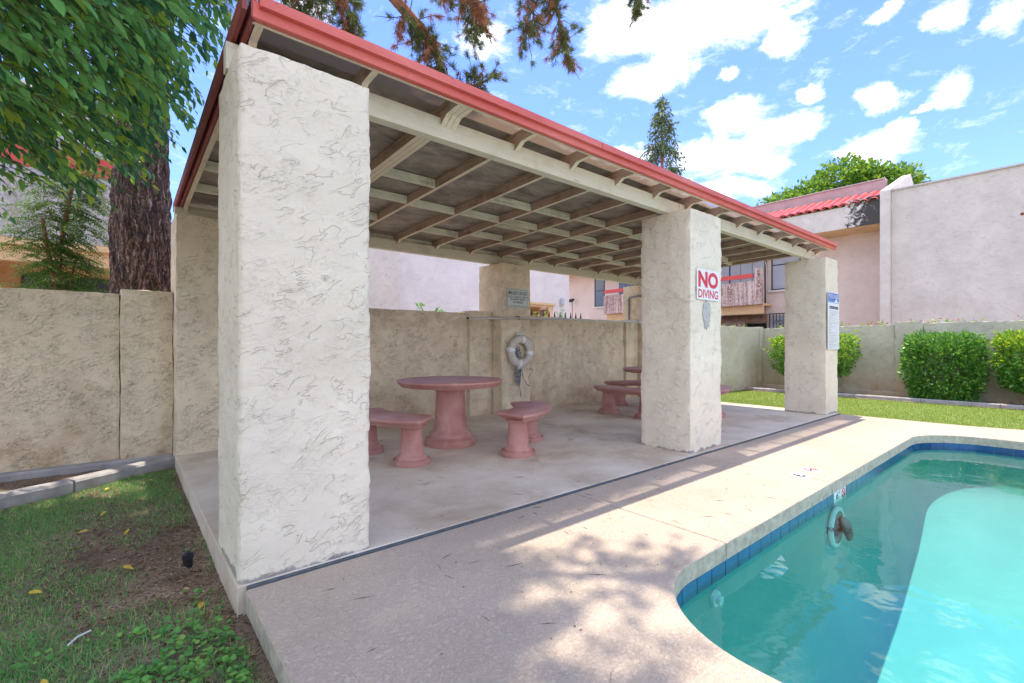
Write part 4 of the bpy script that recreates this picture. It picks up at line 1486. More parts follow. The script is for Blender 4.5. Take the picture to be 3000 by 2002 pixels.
def top_profile(R, z0, th):
    return [(R * 0.90, z0), (R * 0.93, z0 + 0.004), (R * 0.945, z0 + th * 0.28), (R * 0.955, z0 + th * 0.32), (R * 0.985, z0 + th * 0.55), (R, z0 + th * 0.75), (R * 0.995, z0 + th * 0.9), (R * 0.975, z0 + th), (R * 0.5, z0 + th), (0.02, z0 + th)]


def make_table(loc, label):
    t = empty('picnic_table', (loc[0], loc[1], 0.014), 0, label, 'table', 'round pink concrete picnic tables')
    mb = MB(); mb.lathe(ped_profile(0.185, 0.705, 0.305), 48); mb.obj('pedestal', M['pink'], t, smooth=40)
    mb = MB(); mb.lathe(top_profile(0.63, 0.70, 0.078), 72); mb.obj('tabletop', M['pink'], t, smooth=40)
    return t


def seat_mesh(r0=0.77, r1=1.21, half=34, z0=0.385, th=0.085):
    """curved bench seat with a moulded edge"""
    n = 26
    prof = [(0.060, 0.0), (0.045, 0.006), (0.036, th * 0.30), (0.022, th * 0.36), (0.006, th * 0.58), (0.0, th * 0.72), (0.004, th * 0.88), (0.022, th)]
    rings_ = []
    for (ins, dz) in prof:
        a0, a1 = r0 + ins, r1 - ins
        hm = math.radians(half)
        pts = []
        def corner(rad, ang):
            pts.append((rad * math.cos(ang), rad * math.sin(ang), z0 + dz))
        io, ii = ins / r1, ins / r0
        k_ = 0.035
        for i in range(n + 1):
            f = -1 + 2 * i / n
            ang = f * (hm - io)
            rad = a1
            e = (1 - abs(f)) * hm * a1
            if e < k_: rad -= (k_ - e) * 0.45
            corner(rad, ang)
        for i in range(1, 6):
            corner(a1 - k_ * 0.45 + (a0 + k_ * 0.3 - a1 + k_ * 0.45) * i / 6, hm - io + (io - ii) * i / 6)
        for i in range(n + 1):
            f = 1 - 2 * i / n
            ang = f * (hm - ii)
            rad = a0
            e = (1 - abs(f)) * hm * a0
            if e < k_: rad += (k_ - e) * 0.45
            corner(rad, ang)
        for i in range(1, 6):
            corner(a0 + k_ * 0.3 + (a1 - k_ * 0.45 - a0 - k_ * 0.3) * i / 6, -(hm - ii) + (ii - io) * i / 6)
        rings_.append(pts)
    mb = MB()
    m = len(rings_[0])
    vs_ = [p for r in rings_ for p in r]
    fs_ = []
    for j in range(len(rings_) - 1):
        for i in range(m):
            i2 = (i + 1) % m
            fs_.append((j * m + i, j * m + i2, (j + 1) * m + i2, (j + 1) * m + i))
    # cap top and bottom with strips between outer and inner arcs
    mb.add(vs_, fs_)
    for j, flip in ((0, True), (len(rings_) - 1, False)):
        b = j * m
        o_ = [b + i for i in range(n + 1)]
        i_ = [b + n + 6 + (n - i) for i in range(n + 1)]
        e1 = [b + n + 1 + q for q in range(5)]
        e0 = [b + 2 * n + 7 + q for q in range(5)]
        for k in range(n):
            if k == 0: poly = [o_[0], o_[1], i_[1], i_[0]] + e0
            elif k == n - 1: poly = [o_[k], o_[k + 1]] + e1 + [i_[k + 1], i_[k]]
            else: poly = [o_[k], o_[k + 1], i_[k + 1], i_[k]]
            mb.f.append(tuple(poly)); mb.mi.append(0)
    return mb.mesh('seat', M['pink'], 40)


seat_me = seat_mesh()
mb = MB(); mb.lathe(ped_profile(0.112, 0.390, 0.184), 36)
leg_me = mb.mesh('leg', M['pink'], 40)


def make_bench(center, ang, label, half=24):
    b = empty('curved_bench', (center[0], center[1], 0.014), math.radians(ang), label, 'bench', 'curved pink concrete benches round the tables')
    link('seat', seat_me, b)
    for s in (-1, 1):
        a = math.radians(half * s)
        link('leg', leg_me, b, (0.975 * math.cos(a), 0.975 * math.sin(a), 0))
    return b


T1 = (3.028, 4.792)
T2 = (7.45, 4.80)
make_table(T1, 'round pink concrete table in plain view left of the life ring')
make_table(T2, 'round pink concrete table mostly hidden behind the no diving pillar')


def bearing(c, p):
    return math.degrees(math.atan2(p[1] - c[1], p[0] - c[0]))


a1 = (bearing(T1, (3.323, 3.817)) + bearing(T1, (3.889, 4.348))) / 2
a2 = (bearing(T1, (2.24, 4.245)) + (bearing(T1, (2.09, 5.026)) % 360 - 0)) / 2
b_l = bearing(T1, (2.24, 4.245)) % 360
b_m = bearing(T1, (2.09, 5.026)) % 360
make_bench(T1, a1, 'curved pink bench in the middle, right of the near table')
make_bench(T1, (b_l + b_m) / 2, 'curved pink bench partly hidden behind the big white pillar')
c_l, c_m = bearing(T2, (6.593, 5.194)) % 360, bearing(T2, (6.498, 4.459)) % 360
make_bench(T2, (c_l + c_m) / 2, 'dark pink bench with a chipped foot left of the no diving pillar')
make_bench(T2, (c_l + c_m) / 2 - 118, 'curved pink bench farthest back, along the rear wall')
make_bench(T2, (c_l + c_m) / 2 + 122, 'curved pink bench whose tip shows right of the no diving pillar')

# ------------------------------------------------------------------ signs
def sign(name, x0, x1, y, z0, z1, mat_, label, th=0.004, tilt=0.0):
    mb = MB()
    w_, h_ = (x1 - x0) / 2, (z1 - z0) / 2
    r = 0.02
    pts = []
    for cx, cy, a0 in ((w_ - r, h_ - r, 0), (-w_ + r, h_ - r, 90), (-w_ + r, -h_ + r, 180), (w_ - r, -h_ + r, 270)):
        for k in range(4):
            a = math.radians(a0 + 30 * k)
            pts.append((cx + r * math.cos(a), cy + r * math.sin(a)))
    mb.prism(pts, 0, th)
    o = mb.obj(name, mat_, None, ((x0 + x1) / 2, y, (z0 + z1) / 2), (PI / 2, tilt, 0))
    return setp(o, label, 'sign'), w_, h_


def flat_rect(name, mat_, parent, x0, x1, y0, y1, z=0.0046):
    mb = MB(); mb.box(x0, x1, y0, y1, z - 0.0004, z)
    return mb.obj(name, mat_, parent)


s, W_, H_ = sign('no_diving_sign', 4.862, 5.368, 2.658, 1.712, 2.055, M['white'], 'white sign reading NO DIVING in red on the middle pillar')
text_obj('lettering', 'NO', M['sign_red'], s, -W_ + 0.03, W_ - 0.028, -0.035, H_ - 0.022, 0.0052, 0.045)
text_obj('lettering', 'DIVING', M['sign_red'], s, -W_ + 0.03, W_ - 0.028, -H_ + 0.02, -0.055, 0.0052, 0.02)

s, W_, H_ = sign('emergency_sign', 5.035, 5.512, 6.178, 1.860, 2.173, M['signgrey'], 'pale emergency use only sign above the life ring')
bd = MB()
for (x0, x1, y0, y1) in ((-W_ + 0.012, W_ - 0.012, H_ - 0.016, H_ - 0.012), (-W_ + 0.012, W_ - 0.012, -H_ + 0.012, -H_ + 0.016), (-W_ + 0.012, -W_ + 0.016, -H_ + 0.0165, H_ - 0.0165), (W_ - 0.016, W_ - 0.012, -H_ + 0.0165, H_ - 0.0165)):
    bd.box(x0, x1, y0, y1, 0.0042, 0.0048)
bd.obj('border', M['ink'], s)
text_obj('lettering', 'EMERGENCY USE ONLY', M['ink'], s, -W_ + 0.024, W_ - 0.024, 0.056, 0.118, 0.0052, 0.012)
text_obj('lettering', 'POOL CLOSED IF SAFETY', M['ink'], s, -W_ + 0.024, W_ - 0.02, 0.002, 0.038, 0.0052, 0.008)
text_obj('lettering', 'EQUIPMENT MISSING', M['ink'], s, -W_ + 0.07, W_ - 0.062, -0.042, -0.008, 0.0052, 0.008)
text_obj('lettering', 'OR DAMAGED.', M['ink'], s, -W_ + 0.125, W_ - 0.12, -0.088, -0.053, 0.0052, 0.008)
text_obj('small_print', 'MARICOPA COUNTY HEALTH CODE CHAPTER VI SEC 1 11', M['inkblue'], s, -W_ + 0.03, W_ - 0.03, -0.136, -0.124, 0.0052)

s, W_, H_ = sign('pool_rules_sign', 9.165, 9.765, 2.660, 1.128, 2.112, M['white'], 'tall pool rules sign with blue header on the far pillar')
flat_rect('header', M['sign_blue'], s, -W_ + 0.012, W_ - 0.012, H_ - 0.165, H_ - 0.012)
text_obj('lettering', 'POOL RULES', M['white'], s, -W_ + 0.04, W_ - 0.03, H_ - 0.10, H_ - 0.03, 0.0058, 0.012)
text_obj('lettering', 'PRIVATE POOL', M['sky_blue'], s, -W_ + 0.05, -0.0, H_ - 0.148, H_ - 0.115, 0.0058, 0.005)
wv_ = MB()
wp = [(0.02, H_ - 0.163), (0.06, H_ - 0.15), (0.10, H_ - 0.118), (0.15, H_ - 0.108), (0.19, H_ - 0.118), (0.20, H_ - 0.132), (0.165, H_ - 0.128), (0.20, H_ - 0.15), (0.285, H_ - 0.155), (0.287, H_ - 0.163)]
wv_.prism(wp, 0.0048, 0.0056); wv_.obj('wave_logo', M['white'], s)
flat_rect('header_stripe', M['sky_blue'], s, -W_ + 0.012, W_ - 0.012, H_ - 0.185, H_ - 0.170)
flat_rect('warning_bar', M['inkblue'], s, -W_ + 0.085, W_ - 0.055, H_ - 0.285, H_ - 0.238)
text_obj('lettering', 'WARNING: NO LIFEGUARD ON DUTY', M['white'], s, -W_ + 0.10, W_ - 0.07, H_ - 0.272, H_ - 0.252, 0.0056)
lines = [('Children under age of 14 and non swimmers must', 0.03), ('be supervised by a responsible adult at all times', 0.03), ('POOL IS FOR RESIDENTS ONLY', 0.09), ('* No running, boisterous or rough play', 0), ('* No glass containers', 0), ('* No person under the influence of alcohol', 0), ('   should use the pool', 0), ('* Swim diapers are required in the pool', 0), ('   for those who are not toilet trained', 0), ('   at all times', 0), ('* Shower before entering the pool', 0), ('   with soap and warm water', 0), ('* No animals', 0), ('* No diving', 0), ('* Keep pool gate closed at all times', 0), ('   no climbing on the fence', 0), ('* Maximum pool occupancy as posted', 0), ('* Pool hours as posted', 0), ('* Persons with open sores, colds, coughs', 0), ('   or infections are not permitted in', 0), ('   the pool at any time by order of', 0), ('   health department', 0), ('* In case of emergency dial 911 and give', 0), ('   the address of the pool and stay', 0), ('   on the line', 0)]
yy = H_ - 0.315
for k, (tx, ind) in enumerate(lines):
    wid = min(2 * W_ - 0.09 - ind, 0.0118 * len(tx))
    text_obj('rule_line', tx, M['grey_ink'], s, -W_ + 0.04 + ind, -W_ + 0.04 + ind + wid, yy - 0.016, yy, 0.0052)
    yy -= 0.0262

# ------------------------------------------------------------------ life ring, rope and pole
lr = empty('life_ring', (5.275, 6.105, 1.095), 0, 'dirty white life ring hanging on the back pillar', 'life ring')
mb = MB()
R0, r0 = 0.208, 0.068
seg, sec = 56, 16
vs_, fs_ = [], []
for i in range(seg):
    a = 2 * PI * i / seg
    for k in range(sec):
        b = 2 * PI * k / sec
        rr = R0 + r0 * math.cos(b)
        vs_.append((rr * math.cos(a), r0 * 0.85 * math.sin(b), rr * math.sin(a)))
for i in range(seg):
    for k in range(sec):
        fs_.append((i * sec + k, i * sec + (k + 1) % sec, ((i + 1) % seg) * sec + (k + 1) % sec, ((i + 1) % seg) * sec + k))
mb.add(vs_, fs_)
mb.obj('ring', M['ring'], lr, smooth=80)
for a0 in (80, 172, 262, 352):
    mb = MB()
    vs_, fs_ = [], []
    for i in range(5):
        a = math.radians(a0 - 8 + 4 * i)
        for k in range(sec):
            b = 2 * PI * k / sec
            rr = R0 + (r0 + 0.006) * math.cos(b)
            vs_.append((rr * math.cos(a), (r0 * 0.85 + 0.006) * math.sin(b), rr * math.sin(a)))
    for i in range(4):
        for k in range(sec):
            fs_.append((i * sec + k, i * sec + (k + 1) % sec, (i + 1) * sec + (k + 1) % sec, (i + 1) * sec + k))
    mb.add(vs_, fs_)
    a = math.radians(a0)
    rr = R0 + r0 + 0.012
    mb.box(rr * math.cos(a) - 0.02, rr * math.cos(a) + 0.02, -0.02, 0.02, rr * math.sin(a) - 0.02, rr * math.sin(a) + 0.02)
    mb.obj('band', M['white'], lr, smooth=60)
mb = MB()
for q in range(4):
    aa = [math.radians(v) for v in ((80, 172), (172, 262), (262, 352), (352, 440))[q]]
    pts = []
    for i in range(15):
        f = i / 14
        a = aa[0] + (aa[1] - aa[0]) * f
        sag = 0.045 * math.sin(f * PI) * (1 if q in (1, 2) else -0.35)
        rr = R0 + r0 + 0.012 + sag * 0.4
        pts.append((rr * math.cos(a), -0.03 - 0.02 * math.sin(f * PI), rr * math.sin(a) - abs(sag) * 0.5))
    mb.tube(pts, 0.0065, 6)
mb.obj('grab_line', M['cord'], lr, smooth=80)
mb = MB(); mb.box(-0.045, -0.015, -0.02, 0.075, 0.285, 0.325, 0, 0.006)
mb.tube([(-0.03, -0.02, 0.30), (-0.03, -0.06, 0.28)], 0.01, 8)
mb.obj('hook', M['white'], lr)

rp_ = empty('throw_rope', (5.275, 6.13, 0.95), 0, 'coiled black and white throw rope hanging behind the life ring', 'rope')
mb = MB()
for k in range(15):
    x0 = -0.10 + 0.012 * (k % 9) + random.uniform(-0.006, 0.006)
    top_ = 0.22 + random.uniform(-0.02, 0.02)
    bot = -0.28 - random.uniform(0, 0.19)
    sp_ = random.uniform(0.012, 0.05)
    pts = []
    for i in range(15):
        f = i / 14
        pts.append((x0 * (1 - 0.35 * f) + sp_ * math.sin(f * PI) * (1 if k % 2 else -1), -0.008 - 0.004 * (k % 4), top_ + (bot - top_) * f))
    x1 = x0 * 0.5 + random.uniform(-0.03, 0.05)
    for i in range(1, 13):
        f = i / 12
        pts.append((pts[14][0] + (x1 - pts[14][0]) * f + 0.03 * math.sin(f * PI), -0.012, bot + (top_ - 0.1 - bot) * f))
    mb.tube(pts, 0.0058, 6)
mb.tube([(-0.03, -0.012, -0.35), (-0.005, -0.012, -0.5), (0.02, -0.012, -0.65)], 0.006, 6)
mb.tube([(0.02, -0.012, -0.1), (0.08, -0.012, -0.32), (0.15, -0.012, -0.42), (0.22, -0.012, -0.47), (0.23, -0.012, -0.40), (0.20, -0.012, -0.31), (0.26, -0.012, -0.23), (0.30, -0.012, -0.20), (0.26, -0.012, -0.155), (0.22, -0.012, -0.18)], 0.0055, 6)
mb.obj('coil', M['rope'], rp_, smooth=80)
mb = MB()
mb.tube([(0.24, -0.012, -0.17), (0.26, -0.012, -0.05), (0.245, -0.012, 0.1)], 0.004, 6)
mb.tube([(0.02, -0.012, -0.02), (0.10, -0.012, -0.13), (0.22, -0.012, -0.165)], 0.0045, 6)
mb.obj('tail_cord', M['cord'], rp_, smooth=80)

pl = empty('skimmer_pole', (6.2, 6.13, 1.66), 0, 'long aluminium pool pole hung across the back pillars', 'pool pole')
mb = MB(); mb.tube([(4.20 - 6.2, 0, -0.03), (5.27 - 6.2, 0, 0.012), (6.4 - 6.2, 0, 0.028), (7.6 - 6.2, 0, 0.035), (9.35 - 6.2, 0, 0.055)], 0.0165, 10); mb.obj('shaft', M['alu'], pl, smooth=60)
mb = MB(); mb.tube([(4.185 - 6.2, 0, -0.031), (4.205 - 6.2, 0, -0.03)], 0.019, 10); mb.obj('end_cap', M['black_plastic'], pl)
mb = MB(); mb.tube([(5.245 - 6.2, 0.06, 0.04), (5.245 - 6.2, -0.03, 0.04), (5.245 - 6.2, -0.035, -0.01), (5.245 - 6.2, 0.0, -0.02)], 0.006, 6); mb.tube([(9.2 - 6.2, 0.06, 0.05), (9.2 - 6.2, -0.03, 0.04)], 0.006, 6); mb.obj('hanger', M['frame'], pl)

cd = empty('conduit', (9.16, 6.70, 1.75), 0, 'grey electrical conduit bent across the far back pillar', 'pipe')
mb = MB(); mb.tube([(0, 0, 0), (0, 0, 0.52), (0, -0.02, 0.565), (0, -0.06, 0.58), (0, -0.50, 0.60)], 0.02, 8); mb.obj('pipe', M['grey_pipe'], cd, smooth=60)
mb = MB(); mb.box(-0.024, 0.012, -0.03, 0.03, 0.50, 0.53); mb.obj('clamp', M['grey_pipe'], cd)

# ------------------------------------------------------------------ vegetation helpers
LEAF_V = np.array([(0, 0, 0), (0.30, 0.20, 0.035), (0.30, -0.20, 0.035), (0.36, 0, -0.01), (0.68, 0.15, 0.0), (0.68, -0.15, 0.0), (0.72, 0, -0.045), (1.0, 0, -0.10)], float)
LEAF_F = np.array([(0, 2, 3), (0, 3, 1), (3, 2, 5), (3, 5, 6), (3, 6, 4), (3, 4, 1), (6, 5, 7), (6, 7, 4)])
DIA_V = np.array([(0, 0, 0), (0.45, 0.22, 0.05), (0.45, -0.22, 0.05), (1.0, 0, -0.04)], float)
DIA_F = np.array([(0, 2, 3), (0, 3, 1)])
NEE_V = np.array([(0, 0.5, 0), (0, -0.5, 0), (1, 0, 0)], float)


def unit(v):
    return v / (np.linalg.norm(v, axis=-1, keepdims=True) + 1e-9)


def ell_points(n, c, r, shell=0.0):
    out = []
    while len(out) < n:
        p = rng.uniform(-1, 1, 3)
        q = np.linalg.norm(p)
        if q <= 1 and q >= shell:
            out.append(np.array(c) + p * np.array(r))
    return np.array(out)


# ------------------------------------------------------------------ large-leaved tree on the left
ft = empty('leafy_tree', (-2.7, 3.7, -0.1), 0, 'large leafy tree whose glossy foliage hangs in from the left', 'tree')
FT0 = np.array((-2.7, 3.7, -0.1))
mb = MB()
mb.tube([(0, 0, -0.1), (0.02, 0.03, 1.2), (0.1, 0.0, 2.4), (0.2, 0.1, 3.4), (0.6, 0.15, 6.0), (1.6, 0.2, 9.0), (2.8, 0.3, 11.6)], [0.24, 0.20, 0.18, 0.16, 0.13, 0.09, 0.04], 14)
mb.obj('trunk', M['bark'], ft, smooth=60)
LV, LT = [], []
big_leaves = []
twigs = MB()


def spray(base, d, length, nleaf, size, keep):
    """one drooping shoot with alternate leaves; keep(points) -> bool"""
    n = 8
    pts = [base.copy()]
    dd = d / np.linalg.norm(d)
    for i in range(n):
        dd = unit(dd + np.array((0, 0, -0.07)) + rng.normal(0, 0.05, 3))
        pts.append(pts[-1] + dd * length / n)
    pts = np.array(pts)
    if not keep(pts):
        return
    twigs.tube([tuple(p - FT0) for p in pts[::2]], [0.0045, 0.004, 0.003, 0.002, 0.0012], 4, caps=False)
    f = np.linspace(0.10, 1.0, nleaf)
    idx = f * n
    i0 = np.minimum(idx.astype(int), n - 1)
    P = pts[i0] + (pts[i0 + 1] - pts[i0]) * (idx - i0)[:, None]
    T = unit(pts[i0 + 1] - pts[i0])
    side = unit(np.cross(T, np.array((0, 0, 1.0))))
    sgn = np.where(np.arange(nleaf) % 2 == 0, 1.0, -1.0)[:, None]
    fw = unit(T * 0.75 + side * sgn * 0.75 + np.array((0, 0, -0.35)) + rng.normal(0, 0.22, (nleaf, 3)))
    up = unit(np.array((0, 0, 1.0)) + rng.normal(0, 0.35, (nleaf, 3)))
    sz = size * rng.uniform(0.7, 1.2, nleaf) * np.where(f > 0.88, 0.65, 1.0)
    V, T_ = scatter(LEAF_V, LEAF_F, frames(fw, up, sz), P)
    big_leaves.append((V.reshape(nleaf, -1, 3)))


CAMP = np.array((0, 0, 1.2))
VD = np.array((VX, VY)); RD = np.array((VY, -VX))


def proj(p):
    q = p[:, :2] @ VD
    l = p[:, :2] @ RD
    return q, l, p[:, 2] - 1.2


def keep_tree(pts):
    # the crown stays clear of the ramada roof and posts, and of the walkway in front of it
    if np.any((pts[:, 0] > 0.40) & (pts[:, 1] > 2.3) & (pts[:, 2] < 3.18)): return False
    if np.any((pts[:, 1] > 2.2) & (pts[:, 0] > 0.34 + 0.50 * np.maximum(0, pts[:, 2] - 2.9))) and pts[0, 2] < 4.35: return False
    if np.any(pts[:, 2] < 2.12): return False
    # head room around the photographer's spot
    if np.any(np.linalg.norm(pts - CAMP, axis=1) < 2.35): return False
    q, l, z = proj(pts)
    # lower fringe of the crown rises towards the ramada
    low = 2.25 + 0.30 * (pts[:, 0] + 1.0) * (pts[:, 0] > -1.0)
    if np.any((pts[:, 2] < low + 0.12 * np.sin(pts[:, 0] * 9) - 0.1)): return False
    return True


cent = np.array((-2.4, 3.9, 3.9))
for k in range(2200):
    base = ell_points(1, (-0.85, 4.35, 3.75), (1.45, 1.6, 1.6))[0]
    d = (base - cent) * np.array((1, 1, 0.3)) + np.array((0.55, -0.1, -0.35)) + rng.normal(0, 0.25, 3)
    spray(base, d, rng.uniform(0.35, 0.65), int(rng.integers(9, 15)), 0.104, keep_tree)
for k in range(1500):                                   # the top of the crown, high overhead
    base = ell_points(1, (0.75, 4.15, 12.0), (1.75, 2.8, 1.3))[0]
    d = (base - np.array((-1.4, 3.6, 10.5))) * np.array((1, 1, 0.2)) + rng.normal(0, 0.5, 3)
    spray(base, d, rng.uniform(0.5, 0.8), int(rng.integers(11, 16)), 0.15, lambda p: True)
for k in range(300):                                    # unseen lower boughs, added to shade the corner pillar's left face
    base = ell_points(1, (-3.3, 1.6, 3.3), (1.4, 2.8, 2.0))[0]
    d = (base - np.array((-2.7, 3.0, 4.0))) * np.array((1, 1, 0.2)) + rng.normal(0, 0.5, 3)
    spray(base, d, rng.uniform(0.5, 0.8), int(rng.integers(10, 15)), 0.14, lambda p: np.linalg.norm(p - CAMP, axis=1).min() > 2.2 and p[:, 2].min() > 1.0)
for k in range(420):
    base = ell_points(1, (-2.3, 4.2, 7.6), (1.5, 2.0, 2.4))[0]
    d = (base - np.array((-2.5, 3.9, 6.5))) * np.array((1, 1, 0.2)) + rng.normal(0, 0.5, 3)
    spray(base, d, rng.uniform(0.5, 0.8), int(rng.integers(10, 15)), 0.14, lambda p: True)
LVs = np.concatenate(big_leaves)                        # (n, 8, 3)
cen = LVs.mean(1)
q, l, z = proj(cen)
inframe = (q > 0.3) & (np.abs(l / q) < 1.09) & (z / q < 0.73) & (z / q > -0.7)
dist = np.linalg.norm(cen - CAMP, axis=1)
order = np.argsort(np.where(inframe, dist, 1e9))[:300]
rest = np.setdiff1d(np.arange(len(LVs)), order)
for i in order:                                         # the 300 leaves that show largest are parts
    P = LVs[i] - FT0
    o_ = P[0].copy()
    me = tri_mesh('leaf', P - o_, LEAF_F, M['leaf'])
    link('leaf', me, ft, tuple(o_))
V = (LVs[rest] - FT0).reshape(-1, 3)
T = (LEAF_F[None] + (np.arange(len(rest)) * 8)[:, None, None]).reshape(-1, 3)
cr = link('crown', tri_mesh('crown', V, T, M['leaf']), ft)
cr['kind'] = 'stuff'
br = MB()
for k in range(26):
    e = ell_points(1, (-0.9, 3.9, 3.9), (1.5, 1.8, 1.2))[0] if k < 16 else ell_points(1, (1.1, 4.0, 11.8), (1.8, 2.3, 0.8))[0]
    if k < 16 and not keep_tree(np.array([e, e])):
        continue
    s0 = np.array((-2.52, 3.8, 3.1 + 0.2 * rng.random())) if k < 16 else np.array((-1.1, 3.9, 8.9))
    m_ = (s0 + e) / 2 + np.array((0, 0, 0.35))
    br = MB()
    br.tube([tuple(s0 - FT0), tuple((s0 * 0.6 + m_ * 0.4) - FT0), tuple(m_ - FT0), tuple(e - FT0)], [0.06, 0.045, 0.028, 0.008], 7)
    br.obj('limb', M['twig'], ft, smooth=60)
twigs.obj('twig', M['twig'], ft)['kind'] = 'stuff'

# ------------------------------------------------------------------ big pine behind the wall
pt = empty('pine_tree', (0.16, 7.72, -0.2), 0, 'old pine with thick furrowed trunk behind the left wall', 'tree')
PT0 = np.array((0.16, 7.72, -0.2))
mb = MB()
nu, nv = 150, 330
vs_, fs_ = [], []
Ht = 9.5
for j in range(nv + 1):
    z = Ht * (j / nv) ** 1.25
    R = 0.345 + 0.10 * math.exp(-z / 0.5) - 0.016 * z
    lean = 0.02 * z
    for i in range(nu):
        a = 2 * PI * i / nu
        dx, dy = math.cos(a), math.sin(a)
        p = Vector((dx * 3.2, dy * 3.2, z * 0.9))
        w1 = mnoise.noise(Vector((dx * 2.6, dy * 2.6, z * 1.1)))
        w2 = mnoise.noise(Vector((dx * 7 + 5, dy * 7, z * 3.5)))
        pv = Vector((dx * R * 17 + 0.9 * w1 + 0.5 * w2, dy * R * 17 + 0.9 * w2, z * 2.1 + 1.2 * w1))
        d_, _pts = mnoise.voronoi(pv)
        e = min(1.0, (d_[1] - d_[0]) * 1.7)
        flake = mnoise.noise(Vector((dx * R * 34, dy * R * 34, z * 9.0)))
        rr = R + 0.034 * (e - 0.5) + 0.022 * mnoise.noise(Vector((dx * 2, dy * 2, z * 0.8))) + 0.012 * flake
        vs_.append((dx * rr + lean * 0.4, dy * rr, z))
for j in range(nv):
    for i in range(nu):
        i2 = (i + 1) % nu
        fs_.append((j * nu + i, j * nu + i2, (j + 1) * nu + i2, (j + 1) * nu + i))
mb.add(vs_, fs_)
mb.obj('trunk', M['bark'], pt, smooth=70)

limbs = MB()
LIMBS = []          # list of polylines (world)


def limb(pts, r0, r1):
    pts = [np.array(p, float) for p in pts]
    # smooth by Catmull-Rom
    out = []
    for i in range(len(pts) - 1):
        p0, p1, p2, p3 = pts[max(i - 1, 0)], pts[i], pts[i + 1], pts[min(i + 2, len(pts) - 1)]
        for k in range(6):
            t = k / 6
            out.append(0.5 * ((2 * p1) + (-p0 + p2) * t + (2 * p0 - 5 * p1 + 4 * p2 - p3) * t * t + (-p0 + 3 * p1 - 3 * p2 + p3) * t ** 3))
    out.append(pts[-1])
    n = len(out)
    limbs = MB()
    limbs.tube([tuple(p - PT0) for p in out], [r0 + (r1 - r0) * i / (n - 1) for i in range(n)], 8)
    limbs.obj('limb', M['limb'], pt, smooth=60)
    LIMBS.append(np.array(out))
    return np.array(out)


# main limb reaching out over the ramada roof, then down; other boughs above the frame
A = limb([(0.3, 7.5, 6.6), (1.1, 6.6, 6.9), (1.9, 5.7, 6.2), (2.51, 5.2, 5.34), (2.73, 5.2, 5.22), (2.95, 5.2, 5.08), (3.10, 5.2, 4.87), (3.14, 5.2, 4.60)], 0.085, 0.042)
B = limb([(3.14, 5.2, 4.60), (3.35, 5.15, 4.50), (3.55, 5.1, 4.62), (3.80, 5.1, 4.80)], 0.035, 0.012)
C = limb([(0.3, 7.5, 7.0), (1.6, 6.6, 8.0), (3.2, 5.8, 7.9), (4.4, 5.3, 7.1), (5.2, 5.2, 6.5), (5.45, 5.2, 5.85)], 0.07, 0.012)
D = limb([(4.4, 5.3, 7.1), (4.7, 5.25, 6.6), (4.75, 5.2, 6.15), (4.6, 5.2, 5.85)], 0.028, 0.008)
E_ = limb([(1.1, 6.6, 6.9), (1.5, 6.0, 6.3), (1.75, 5.5, 5.6), (1.9, 5.2, 5.1), (1.95, 5.2, 4.75)], 0.035, 0.012)
F_ = limb([(1.9, 5.7, 6.2), (2.9, 5.4, 6.2), (3.5, 5.2, 5.95), (3.72, 5.2, 5.55)], 0.03, 0.010)
G_ = limb([(0.3, 7.5, 6.3), (0.9, 6.2, 6.0), (1.3, 5.3, 5.4), (1.55, 5.0, 4.85)], 0.03, 0.008)
H_ = limb([(3.2, 5.8, 7.9), (5.6, 5.4, 8.2), (7.0, 5.2, 7.9), (7.35, 5.2, 7.5)], 0.03, 0.010)
I_ = limb([(2.51, 5.2, 5.34), (2.6, 4.8, 5.4), (2.85, 4.4, 5.2), (3.0, 4.2, 4.95)], 0.02, 0.006)
J_ = limb([(0.9, 6.2, 6.0), (1.2, 5.6, 5.35), (1.35, 5.2, 4.95), (1.38, 5.1, 4.72)], 0.022, 0.006)
limb([(0.3, 7.6, 7.5), (-0.8, 6.2, 8.2), (-1.6, 4.6, 8.0)], 0.06, 0.02)
limb([(0.3, 7.6, 8.2), (0.9, 5.6, 9.2), (2.2, 3.6, 8.8), (3.0, 2.6, 8.0)], 0.06, 0.02)
limb([(0.3, 7.8, 8.0), (1.0, 9.5, 8.8), (1.6, 11.0, 8.4)], 0.06, 0.02)

NV, NTt, NMi = [], [], []
tw = MB()
TUFT_N = 20


def tufts(P, D, dead, ln=0.10):
    """bundles of needles at points P pointing along D"""
    n = len(P)
    reps = TUFT_N
    PP = np.repeat(P, reps, 0) + rng.normal(0, 0.012, (n * reps, 3))
    DDv = unit(np.repeat(D, reps, 0) + rng.normal(0, 0.42, (n * reps, 3)))
    upv = unit(rng.normal(0, 1, (n * reps, 3)))
    L = ln * rng.uniform(0.6, 1.25, n * reps)
    Mx = frames(DDv, upv, np.ones(n * reps))
    Mx[:, :, 0] *= L[:, None]
    Mx[:, :, 1] *= 0.0060
    V, T = scatter(NEE_V, np.array([(0, 1, 2)]), Mx, PP)
    NV.append(V); NTt.append(T); NMi.append(np.full(len(T), 1 if dead else 0))


